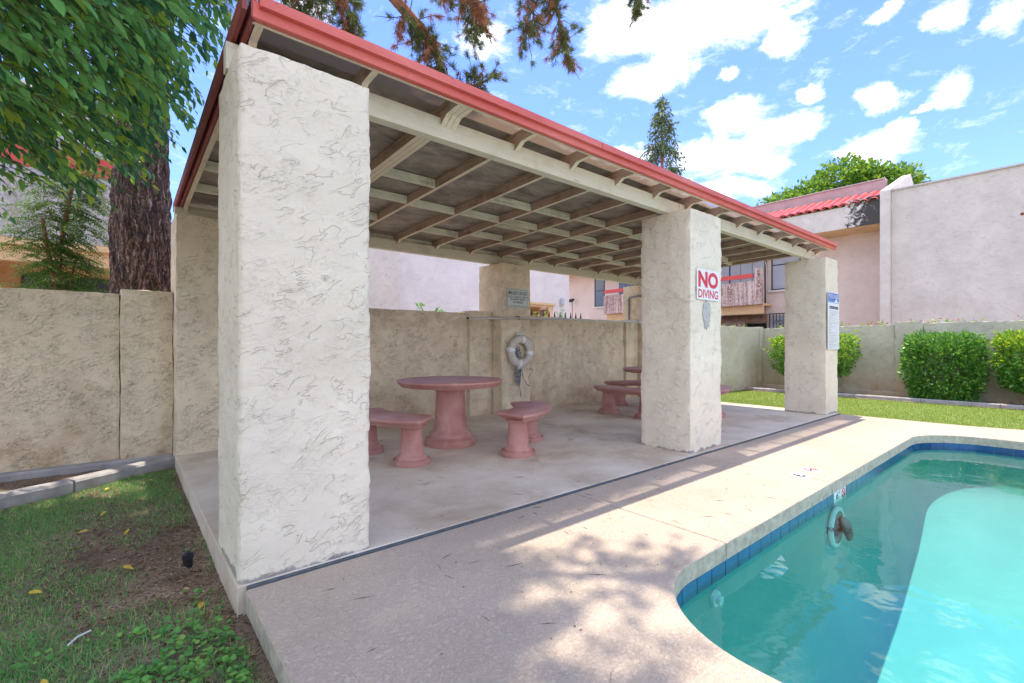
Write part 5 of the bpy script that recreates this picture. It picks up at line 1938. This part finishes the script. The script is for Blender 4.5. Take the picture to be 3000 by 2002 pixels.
def bough(line, n, spread, ln, deadp, start=0.3, droop=0.5):
    for k in range(n):
        f = start + (1 - start) * rng.random()
        i = min(int(f * (len(line) - 1)), len(line) - 2)
        b = line[i] + (line[i + 1] - line[i]) * rng.random()
        d = unit(unit(line[i + 1] - line[i]) * 0.5 + rng.normal(0, 0.75, 3) + np.array((0, 0, -droop)))
        L = spread * rng.uniform(0.45, 1.15)
        pts = [b]
        for s in range(4):
            d = unit(d + np.array((0, 0, -0.10)) + rng.normal(0, 0.2, 3))
            pts.append(pts[-1] + d * L / 4)
        pts = np.array(pts)
        tw.tube([tuple(p - PT0) for p in pts], [0.0075, 0.006, 0.005, 0.004, 0.003], 4, caps=False)
        dead = rng.random() < deadp
        m_ = int(rng.integers(3, 7))
        ff = rng.uniform(0.35, 1.0, m_) * 4
        ii = np.minimum(ff.astype(int), 3)
        Pp = pts[ii] + (pts[ii + 1] - pts[ii]) * (ff - ii)[:, None]
        Dd = unit(pts[ii + 1] - pts[ii] + (np.array((0, 0, -0.12)) if dead else np.array((0, 0, 0.02))) + rng.normal(0, 0.05, (m_, 3)))
        tufts(Pp - PT0, Dd, dead, ln)


bough(A, 100, 0.42, 0.10, 0.38, 0.45)
bough(B, 60, 0.34, 0.10, 0.15, 0.2, 0.1)
bough(C, 100, 0.42, 0.11, 0.22, 0.62, 0.6)
bough(D, 60, 0.40, 0.11, 0.35, 0.2, 0.6)
bough(E_, 80, 0.36, 0.10, 0.28, 0.45, 0.5)
bough(F_, 85, 0.38, 0.10, 0.32, 0.4, 0.5)
bough(G_, 50, 0.30, 0.10, 0.35, 0.6, 0.5)
bough(H_, 40, 0.32, 0.11, 0.2, 0.7, 0.5)
bough(J_, 40, 0.28, 0.10, 0.45, 0.4, 0.5)
bough(I_, 40, 0.28, 0.10, 0.5, 0.4, 0.3)
for ln_ in LIMBS[-3:]:
    bough(ln_, 130, 0.7, 0.13, 0.2, 0.3, 0.3)
V = np.concatenate(NV)
offs = np.cumsum([0] + [len(v) for v in NV[:-1]])
T = np.concatenate([t + o_ for t, o_ in zip(NTt, offs)])
nd = link('needle_crown', tri_mesh('needle_crown', V, T, [M['needle'], M['needle_dead']], np.concatenate(NMi)), pt)
nd['kind'] = 'stuff'
tw.obj('twig', M['pine_twig'], pt)['kind'] = 'stuff'
# dead twiggy shoot with yellow-green sprig at the foot of the trunk
def small_plant(name, loc, n, h, size, mat_, label, cat, group=None, spread=0.12, flowers=0, mi_extra=None):
    r = empty(name, loc, rng.uniform(0, 6), label, cat, group)
    st = MB()
    Vs, Ts, Ms = [], [], []
    off = 0
    for k in range(n):
        a = rng.uniform(0, 2 * PI)
        tip = np.array((spread * math.cos(a) * rng.random(), spread * math.sin(a) * rng.random(), h * rng.uniform(0.5, 1.0)))
        st.tube([(0, 0, 0), tuple(tip * np.array((0.3, 0.3, 0.5))), tuple(tip)], [0.004, 0.003, 0.002], 5)
        m_ = int(rng.integers(4, 9))
        f = rng.uniform(0.4, 1.0, m_)
        P = tip[None] * f[:, None]
        fw = unit(rng.normal(0, 1, (m_, 3)) * np.array((1, 1, 0.4)))
        V, T = scatter(LEAF_V * np.array((1, 1.5, 1)), LEAF_F, frames(fw, unit(np.array((0, 0, 1.0)) + rng.normal(0, 0.3, (m_, 3))), size * rng.uniform(0.6, 1.2, m_)), P)
        Vs.append(V); Ts.append(T + off); off += len(V)
        Ms.append(np.zeros(len(T)))
        if flowers and rng.random() < flowers:
            fw = unit(rng.normal(0, 1, (6, 3)))
            V, T = scatter(DIA_V, DIA_F, frames(fw, unit(rng.normal(0, 1, (6, 3))), np.full(6, 0.04)), np.repeat(tip[None], 6, 0))
            Vs.append(V); Ts.append(T + off); off += len(V)
            Ms.append(np.ones(len(T)))
    st.obj('stem', M['twig'], r)
    o = link('foliage', tri_mesh('foliage', np.concatenate(Vs), np.concatenate(Ts), [mat_, M['petal']], np.concatenate(Ms)), r)
    o['kind'] = 'stuff'
    return r


small_plant('sprig', (0.38, 6.95, 1.72), 5, 0.16, 0.05, M['leaf_lime'], 'tiny bright green sprig on the wall beside the pine trunk', 'plant')
small_plant('vine', (3.95, 7.0, 1.55), 8, 0.42, 0.09, M['weed'], 'leafy vine tip rising over the wall left of the emergency sign', 'plant', spread=0.35)
small_plant('vine', (6.75, 7.3, 1.55), 9, 0.42, 0.07, M['leaf_lime'], 'yellow green vine by the spear fence right of the emergency sign', 'plant', spread=0.4)
small_plant('shrub_tip', (7.6, 7.4, 1.5), 9, 0.55, 0.06, M['leaf_hedge'], 'dark feathery shrub tip above the wall left of the floodlight', 'plant', spread=0.2)
small_plant('vine', (6.95, 6.9, 1.6), 7, 0.2, 0.06, M['leaf_lime'], 'low yellow vine lying on the wall top behind the pool pole', 'plant', spread=0.7)
# flowering plants peeping over the lawn wall
k = 0
spots = [(11.0 + 0.42 * i, 6.55, 1.55) for i in range(9)] + [(15.6, y, 1.58) for y in (5.7, 5.2, 4.7, 4.1, 3.6, 3.3, 2.6, 2.25, 2.0, 1.55, 0.6, 0.3, -0.1, -0.5)]
for (x, y, z) in spots:
    if y > 6.2: lb, gp = 'low yellow green flowering plant along the wall top between the last two front pillars', 'flowering plants on the wall between the pillars'
    elif y > 3.0: lb, gp = 'pink flowered plant peeping over the wall beside the far pillar', 'flowering plants right of the far pillar'
    elif y > 1.0: lb, gp = 'leafy plant peeping over the wall behind the deep green shrub', 'plants behind the deep green shrub'
    else: lb, gp = 'pink and yellow flowering plant on the wall top at the right edge', 'flowering plants at the right edge'
    small_plant('flowering_plant', (x, y, z), 9, 0.30, 0.07, M['leaf_lime'], lb, 'plant', gp, 0.3, 0.35)

# ------------------------------------------------------------------ feathery young tree
fy = empty('feathery_tree', (-0.68, 8.3, -0.2), 0, 'slender young tree with feathery leaves between wall and pine trunk', 'tree')
FY0 = np.array((-0.68, 8.3, -0.2))
mb = MB()
stems = [[(0, 0, 0), (0.02, 0, 1.2), (0.05, 0.0, 2.1), (0.08, 0.02, 2.75)], [(0.03, 0.02, 0), (0.06, 0, 1.4), (0.16, 0, 2.2), (0.20, 0.0, 2.5)], [(0.08, 0.02, 2.75), (0.15, 0, 3.3), (0.24, 0, 3.85)], [(0.03, 0, 2.1), (-0.05, 0, 2.6), (-0.10, 0, 3.0)]]
for s_ in stems:
    mb.tube(s_, [0.03 - 0.006 * i for i in range(len(s_))], 7)
mb.obj('trunk', M['limb'], fy, smooth=60)
FVs, FTs, off = [], [], 0
ra = MB()
for k in range(330):
    s_ = stems[int(rng.integers(0, 4))]
    i = int(rng.integers(1, len(s_)))
    b = np.array(s_[i - 1]) + (np.array(s_[i]) - np.array(s_[i - 1])) * rng.random()
    if b[2] < 2.1: b[2] = rng.uniform(2.2, 3.6)
    b = b + rng.normal(0, 0.12, 3)
    a = rng.uniform(0, 2 * PI)
    d = np.array((math.cos(a) + 0.35, 0.6 * math.sin(a), rng.uniform(-0.25, 0.35)))
    d = unit(d)
    L = rng.uniform(0.22, 0.42)
    pts = [b]
    for s in range(5):
        d = unit(d + np.array((0, 0, -0.16)))
        pts.append(pts[-1] + d * L / 5)
    pts = np.array(pts)
    ra.tube([tuple(p) for p in pts[::2]] + [tuple(pts[-1])], [0.003, 0.0025, 0.002, 0.001], 3, caps=False)
    # pinnae: pairs of side ribs each carrying small leaflets
    for f in np.linspace(0.15, 1.0, 9):
        ii = min(int(f * 5), 4)
        p = pts[ii] + (pts[ii + 1] - pts[ii]) * (f * 5 - ii)
        t_ = unit(pts[ii + 1] - pts[ii])
        sd_ = unit(np.cross(t_, np.array((0, 0, 1.0))))
        for sg in (-1, 1):
            fw = unit(t_ * 0.55 + sd_ * sg * 0.85 + np.array((0, 0, -0.1)))
            m_ = 5
            P = p + fw * (np.linspace(0.015, 0.075, m_))[:, None]
            Fw = unit(np.tile(fw, (m_, 1)) + rng.normal(0, 0.5, (m_, 3)))
            V, T = scatter(DIA_V, DIA_F, frames(Fw, unit(np.array((0, 0, 1.0)) + rng.normal(0, 0.3, (m_, 3))), np.full(m_, 0.030)), P)
            FVs.append(V); FTs.append(T + off); off += len(V)
o = link('crown', tri_mesh('crown', np.concatenate(FVs), np.concatenate(FTs), M['leaf_feather']), fy)
o['kind'] = 'stuff'
ra.obj('rib', M['twig'], fy)['kind'] = 'stuff'


# ------------------------------------------------------------------ clipped shrubs
def shrub(loc, rx, ry, z0, z1, n, mats, label, size=0.095, stems_=3, seed=0):
    r = empty('clipped_shrub', loc, 0, label, 'shrub', 'clipped shrubs along the lawn wall')
    zc, rz = (z0 + z1) / 2, (z1 - z0) / 2
    # squarish clipped ball: superellipsoid shell with lumps
    u = rng.uniform(-1, 1, (n * 3, 3))
    e = (np.abs(u[:, 0]) ** 5.0 + np.abs(u[:, 1]) ** 5.0 + np.abs(u[:, 2]) ** 5.0) ** (1 / 5.0)
    u = u / e[:, None]
    lump = np.array([mnoise.noise(Vector((p[0] * 2.1 + seed, p[1] * 2.1, p[2] * 2.1))) for p in u])
    depth = rng.random(len(u)) ** 1.7
    rad = (0.95 + 0.13 * lump) * (1 - 0.42 * depth) + 0.05 * rng.normal(0, 1, len(u)) * (rng.random(len(u)) < 0.25)
    hole = np.array([mnoise.noise(Vector((p[0] * 4 + 9 + seed, p[1] * 4, p[2] * 4))) for p in u])
    keep = hole < 0.27
    u, rad = u[keep][:n], rad[keep][:n]
    taper = 0.80 + 0.20 * np.clip((u[:, 2] + 1) / 0.9, 0, 1)
    P = u * rad[:, None] * np.array((rx, ry, rz)) * np.stack([taper, taper, np.ones_like(taper)], 1) + np.array((0, 0, zc))
    m_ = len(P)
    fw = unit(u * 0.9 + rng.normal(0, 0.6, (m_, 3)) + np.array((0, 0, 0.2)))
    V, T = scatter(DIA_V * np.array((1, 1.15, 1)), DIA_F, frames(fw, unit(np.array((0, 0, 1.0)) + rng.normal(0, 0.6, (m_, 3))), size * rng.uniform(0.6, 1.25, m_)), P)
    hi = np.clip((P[:, 2] - z0) / (z1 - z0), 0, 1)
    mi_ = (rng.random(m_) < (hi - 0.25) * 1.1).astype(int)
    o = link('foliage', tri_mesh('foliage', V, T, mats, np.repeat(mi_, 2)), r)
    o['kind'] = 'stuff'
    for k in range(stems_):
        a = rng.uniform(0, 2 * PI)
        mb = MB()
        mb.tube([(0.05 * math.cos(a), 0.05 * math.sin(a), -0.15), (0.10 * math.cos(a), 0.10 * math.sin(a), z0 + 0.1), (rx * 0.4 * math.cos(a), ry * 0.4 * math.sin(a), zc)], [0.035, 0.03, 0.015], 7)
        mb.obj('stem', M['pine_twig'], r, smooth=60)
    return r


shrub((14.45, 4.55, -0.08), 0.62, 1.02, 0.45, 1.58, 6500, [M['leaf_hedge'], M['leaf_lime']], 'lime green clipped shrub half hidden behind the far pillar', seed=3)
shrub((14.45, 1.92, -0.08), 0.60, 0.72, -0.02, 1.56, 8500, [M['leaf_hedge'], M['leaf_hedge']], 'deep green clipped shrub standing alone on the lawn wall', seed=7)
shrub((14.45, 0.30, -0.08), 0.60, 0.82, 0.28, 1.58, 8000, [M['leaf_hedge'], M['leaf_lime']], 'lime topped clipped shrub at the right edge with bare trunk', seed=12)


# ------------------------------------------------------------------ far trees
def far_conifer():
    base = np.array((26.8, 17.0, -0.2))
    r = empty('conifer', tuple(base), 0, 'tall slim conifer rising beyond the ramada roof', 'tree')
    H = 17.4
    mb = MB(); mb.tube([(0, 0, 0), (0.05, 0, H * 0.5), (0, 0.05, H)], [0.28, 0.17, 0.02], 9)
    mb.obj('trunk', M['limb'], r, smooth=60)
    Vs, Ts, off = [], [], 0
    bm_ = MB()
    for k in range(230):
        z = H * (0.42 + 0.58 * rng.random() ** 0.85)
        f = (H - z) / (H * 0.58)
        L = 0.22 + 1.75 * min(1, f * 1.15) ** 0.8 * rng.uniform(0.55, 1.15)
        a = rng.uniform(0, 2 * PI)
        d = np.array((math.cos(a), math.sin(a), rng.uniform(0.0, 0.45)))
        p0 = np.array((0, 0, z))
        tip = p0 + d * L
        bm_.tube([tuple(p0), tuple(tip)], [0.02, 0.006], 4)
        m_ = int(6 + 15 * L)
        ff = rng.uniform(0.25, 1.05, m_)
        P = p0 + d * L * ff[:, None] + rng.normal(0, 0.09, (m_, 3)) + np.array((0, 0, -0.10))
        fw = unit(np.array((0, 0, -0.8)) + d * 0.4 + rng.normal(0, 0.5, (m_, 3)))
        V, T = scatter(DIA_V * np.array((1, 0.7, 1)), DIA_F, frames(fw, unit(rng.normal(0, 1, (m_, 3))), rng.uniform(0.18, 0.42, m_)), P)
        Vs.append(V); Ts.append(T + off); off += len(V)
    o = link('crown', tri_mesh('crown', np.concatenate(Vs), np.concatenate(Ts), M['leaf_conifer']), r)
    o['kind'] = 'stuff'
    bm_.obj('branch', M['limb'], r)['kind'] = 'stuff'


far_conifer()


def far_broadleaf(base, blobs, n, label):
    r = empty('broadleaf_tree', base, 0, label, 'tree')
    mb = MB(); mb.tube([(0, 0, 0), (0.1, 0, 3.5), (0.0, 0, 7.0)], [0.35, 0.28, 0.15], 9)
    for (c, rad) in blobs:
        mb.tube([(0, 0, 4.0), (c[0] * 0.5, c[1] * 0.5, (4 + c[2]) / 2 + 0.5), tuple(c)], [0.14, 0.09, 0.03], 6)
    mb.obj('trunk', M['pine_twig'], r, smooth=60)
    Vs, Ts, off = [], [], 0
    tot = sum(rad[0] * rad[1] for c, rad in blobs)
    for (c, rad) in blobs:
        m_ = int(n * rad[0] * rad[1] / tot)
        u = unit(rng.normal(0, 1, (m_, 3)))
        lump = np.array([mnoise.noise(Vector(p * 2.6) + Vector(c)) for p in u])
        rr = (1 + 0.30 * lump) * (1 - 0.45 * rng.random(m_) ** 2)
        P = np.array(c) + u * rr[:, None] * np.array(rad)
        # small clumps
        P = P + 0.16 * unit(rng.normal(0, 1, (m_, 3)))
        fw = unit(u + rng.normal(0, 0.7, (m_, 3)))
        V, T = scatter(DIA_V * np.array((1, 1.3, 1)), DIA_F, frames(fw, unit(np.array((0, 0, 1.0)) + rng.normal(0, 0.6, (m_, 3))), rng.uniform(0.16, 0.34, m_)), P)
        Vs.append(V); Ts.append(T + off); off += len(V)
    o = link('crown', tri_mesh('crown', np.concatenate(Vs), np.concatenate(Ts), M['leaf_far']), r)
    o['kind'] = 'stuff'


far_broadleaf((33.0, 9.9, -0.2), [((-1.6, 2.9, 8.6), (1.6, 1.6, 1.2)), ((-0.8, 1.7, 9.7), (1.7, 1.5, 1.3)), ((0.2, 0.5, 10.3), (1.7, 1.4, 1.3)), ((1.2, -0.8, 11.3), (1.6, 1.5, 1.5)), ((2.0, -2.0, 11.0), (1.7, 1.5, 1.4)), ((2.6, -3.0, 10.8), (1.6, 1.4, 1.2)), ((0.4, 0.0, 9.0), (3.0, 3.0, 1.6)), ((-1.9, 4.2, 7.8), (1.3, 1.3, 1.0))], 30000, 'broad bright green tree crown behind the tiled roof')

# ------------------------------------------------------------------ grass, weeds, litter
def bare(x, y):
    """1 where the left lawn is worn to soil"""
    b = math.exp(-(((x - 0.22) / 0.30) ** 2 + ((y - 3.5) / 1.1) ** 2) * 0.8)
    b = max(b, 0.8 * math.exp(-(((x - 0.0) / 0.45) ** 2 + ((y - 4.0) / 0.9) ** 2)))
    b = max(b, 0.9 * math.exp(-((x - 0.47) / 0.10) ** 2))
    b += 0.45 * mnoise.noise(Vector((x * 3.1, y * 3.1, 2.0)))
    return b


pts, szs = [], []
while len(pts) < 95000:
    x, y = random.uniform(-2.6, 0.43), random.uniform(1.2, 6.1)
    if y > 5.40 + 0.62 * (x + 0.75): continue
    if random.random() < bare(x, y) * 1.25: continue
    pts.append((x, y, lawn_z(x, y)))
    szs.append(random.uniform(0.022, 0.05) * (1.15 if y < 3.0 else 0.85))
P = np.array(pts)
m_ = len(P)
fw = unit(np.array((0, 0, 1.0)) + rng.normal(0, 0.55, (m_, 3)))
Mx = frames(fw, unit(rng.normal(0, 1, (m_, 3))), np.ones(m_))
Mx[:, :, 0] *= np.array(szs)[:, None]
Mx[:, :, 1] *= 0.0046
V, T = scatter(NEE_V, np.array([(0, 1, 2)]), Mx, P)
setp(link('grass', tri_mesh('grass', V, T, M['grass'])), 'patchy shaded grass on the left', None, None, 'stuff')
# lawn to the right
pts = []
m_ = 90000
x = 9.66 + (13.76 - 9.66) * rng.random(m_) ** 1.2
y = rng.uniform(-3.2, 6.05, m_)
ok = ~((x < 9.98) & (y < 1.35) & (x < 9.68 + 0.28 * np.clip((1.4 - y) / 1.2, 0, 1)))
x, y = x[ok], y[ok]
m_ = len(x)
z = np.array([rlawn_z(a, b) for a, b in zip(x, y)])
P = np.stack([x, y, z], 1)
fw = unit(np.array((0, 0, 0.7)) + rng.normal(0, 0.75, (m_, 3)) * np.array((1, 1, 0.2)))
Mx = frames(fw, np.tile(np.array((0, 0, 1.0)), (m_, 1)), np.ones(m_))
Mx[:, :, 0] *= rng.uniform(0.025, 0.055, m_)[:, None]
Mx[:, :, 1] *= 0.010
V, T = scatter(NEE_V, np.array([(0, 1, 2)]), Mx, P)
setp(link('lawn_grass', tri_mesh('lawn_grass', V, T, M['grass_sun'])), 'bright sunlit lawn grass on the right', None, None, 'stuff')
# broad-leaved weeds near the front of the left lawn
ROUND_V = np.array([(0, 0, 0)] + [(0.5 + 0.5 * math.cos(a), 0.5 * math.sin(a), 0.05 * math.cos(3 * a)) for a in np.linspace(-2.6, 2.6, 9)], float)
ROUND_F = np.array([(0, i, i + 1) for i in range(1, 9)])
pts = []
while len(pts) < 1700:
    x, y = random.gauss(0.0, 0.34), random.gauss(2.15, 0.32)
    if x > 0.40 or y > 2.72 or y < 1.4: continue
    if mnoise.noise(Vector((x * 3.0, y * 3.0, 7))) < -0.12: continue
    pts.append((x, y, lawn_z(x, y) + random.uniform(0.01, 0.05)))
for k in range(16):
    a = random.uniform(0, 6.28); r_ = random.uniform(0, 0.07)
    pts.append((0.30 + r_ * math.cos(a), 2.93 + r_ * math.sin(a), lawn_z(0.30, 2.93) + random.uniform(0.02, 0.05)))
P = np.array(pts); m_ = len(P)
fw = unit(rng.normal(0, 1, (m_, 3)) * np.array((1, 1, 0.25)))
V, T = scatter(ROUND_V, ROUND_F, frames(fw, unit(np.array((0, 0, 1.0)) + rng.normal(0, 0.35, (m_, 3))), rng.uniform(0.012, 0.030, m_)), P)
setp(link('weeds', tri_mesh('weeds', V, T, M['weed'])), 'broad leaved weeds among the near grass', None, None, 'stuff')
# dry litter and needles over the worn soil
pts = []
while len(pts) < 2600:
    x, y = random.uniform(-1.2, 0.44), random.uniform(1.6, 5.9)
    if y > 5.35 + 0.62 * (x + 0.75): continue
    if random.random() > bare(x, y) + 0.10: continue
    pts.append((x, y, lawn_z(x, y) + random.uniform(0.002, 0.012)))
P = np.array(pts); m_ = len(P)
fw = unit(rng.normal(0, 1, (m_, 3)) * np.array((1, 1, 0.12)))
Mx = frames(fw, unit(np.array((0, 0, 1.0)) + rng.normal(0, 0.3, (m_, 3))), np.ones(m_))
nee = rng.random(m_) < 0.55
Mx[:, :, 0] *= np.where(nee, rng.uniform(0.05, 0.12, m_), rng.uniform(0.015, 0.04, m_))[:, None]
Mx[:, :, 1] *= np.where(nee, 0.005, rng.uniform(0.02, 0.045, m_))[:, None]
Mx[:, :, 2] *= np.where(nee, 0.02, 0.10)[:, None]
V, T = scatter(DIA_V, DIA_F, Mx, P)
setp(link('leaf_litter', tri_mesh('leaf_litter', V, T, M['litter'])), 'brown needles and leaf litter on the worn soil', None, None, 'stuff')
# dark soil fill in the bed against the left wall
curved_sheet('left_bed', np.linspace(-4, 0.42, 40), np.linspace(4.6, 6.42, 30), lambda x, y: -0.085 + 0.02 * mnoise.noise(Vector((x * 6, y * 6, 1))) - (0.2 if y < 5.50 + 0.62 * (x + 0.75) else 0), M['soil'])
# needles and specks on the deck and slab
pts = []
for k in range(240):
    if k < 150: x, y, z = random.uniform(0.6, 5.0), random.uniform(0.9, 2.58), 0.003
    else: x, y, z = random.uniform(1.2, 6.5), random.uniform(2.7, 4.2), 0.017
    if z < 0.01 and x > 1.7 and y < 1.42: continue
    pts.append((x, y, z))
P = np.array(pts); m_ = len(P)
fw = unit(rng.normal(0, 1, (m_, 3)) * np.array((1, 1, 0.02)))
Mx = frames(fw, np.tile(np.array((0, 0, 1.0)), (m_, 1)), np.ones(m_))
nee = rng.random(m_) < 0.35
Mx[:, :, 0] *= np.where(nee, rng.uniform(0.05, 0.13, m_), rng.uniform(0.006, 0.018, m_))[:, None]
Mx[:, :, 1] *= np.where(nee, 0.005, 0.022)[:, None]
Mx[:, :, 2] *= 0.04
V, T = scatter(DIA_V, DIA_F, Mx, P)
setp(link('deck_litter', tri_mesh('deck_litter', V, T, M['litter'])), 'scattered needles and specks on the deck', None, None, 'stuff')

# fallen leaves one by one
YL = tri_mesh('fallen_leaf', LEAF_V * 0.07, LEAF_F, M['yellow_leaf'])
BL = tri_mesh('brown_leaf', LEAF_V * 0.06, LEAF_F, M['brown_leaf'])
for k in range(14):
    while True:
        x, y = random.uniform(-0.7, 0.40), random.uniform(2.1, 5.6)
        if y < 5.1 + 0.62 * (x + 0.75): break
    o = link('fallen_leaf', YL, None, (x, y, lawn_z(x, y) + 0.025), (random.uniform(-0.4, 0.4), random.uniform(-0.4, 0.4), random.uniform(0, 6.28)))
    setp(o, 'yellow leaf fallen on the shaded left lawn', 'leaf', 'yellow leaves on the left lawn')
for k in range(10):
    x, y = random.uniform(0.12, 0.42), random.uniform(2.6, 4.4)
    o = link('brown_leaf', BL, None, (x, y, lawn_z(x, y) + 0.02), (random.uniform(-0.4, 0.4), random.uniform(-0.4, 0.4), random.uniform(0, 6.28)))
    setp(o, 'curled brown leaf on the bare soil beside the slab', 'leaf', 'brown leaves beside the slab')
for (x, y, lb, sc) in ((6.05, -0.75, 'straw coloured twig floating on the pool', 1.5), (4.55, -0.33, 'brown leaf floating on the pool', 1.0)):
    o = link('floating_leaf', BL, None, (x, y, -0.164), (0, 0, 0.6 if sc < 1.2 else -0.85), (sc * 1.2, sc * (0.35 if sc > 1.2 else 0.9), 1))
    setp(o, lb, 'leaf')
sp = empty('sprinkler_head', (0.30, 3.40, -0.13), 0, 'black sprinkler head standing in the bare soil', 'sprinkler')
mb = MB(); mb.lathe([(0.024, 0), (0.026, 0.05), (0.031, 0.052), (0.031, 0.08), (0.022, 0.086)], 18); mb.obj('body', M['black_plastic'], sp, smooth=40)
mb = MB(); mb.lathe([(0.014, 0.087), (0.014, 0.095), (0.006, 0.098)], 12); mb.obj('nozzle', M['frame'], sp, smooth=40)
tw_ = empty('white_twig', (-0.18, 2.72, -0.07), 0.4, 'pale bent plastic strip lying in the near grass', 'debris')
mb = MB(); mb.tube([(0, 0, 0), (0.04, 0.02, 0.01), (0.09, 0.03, 0.008)], 0.004, 6); mb.obj('strip', M['signgrey'], tw_)

bpy.context.view_layer.update()
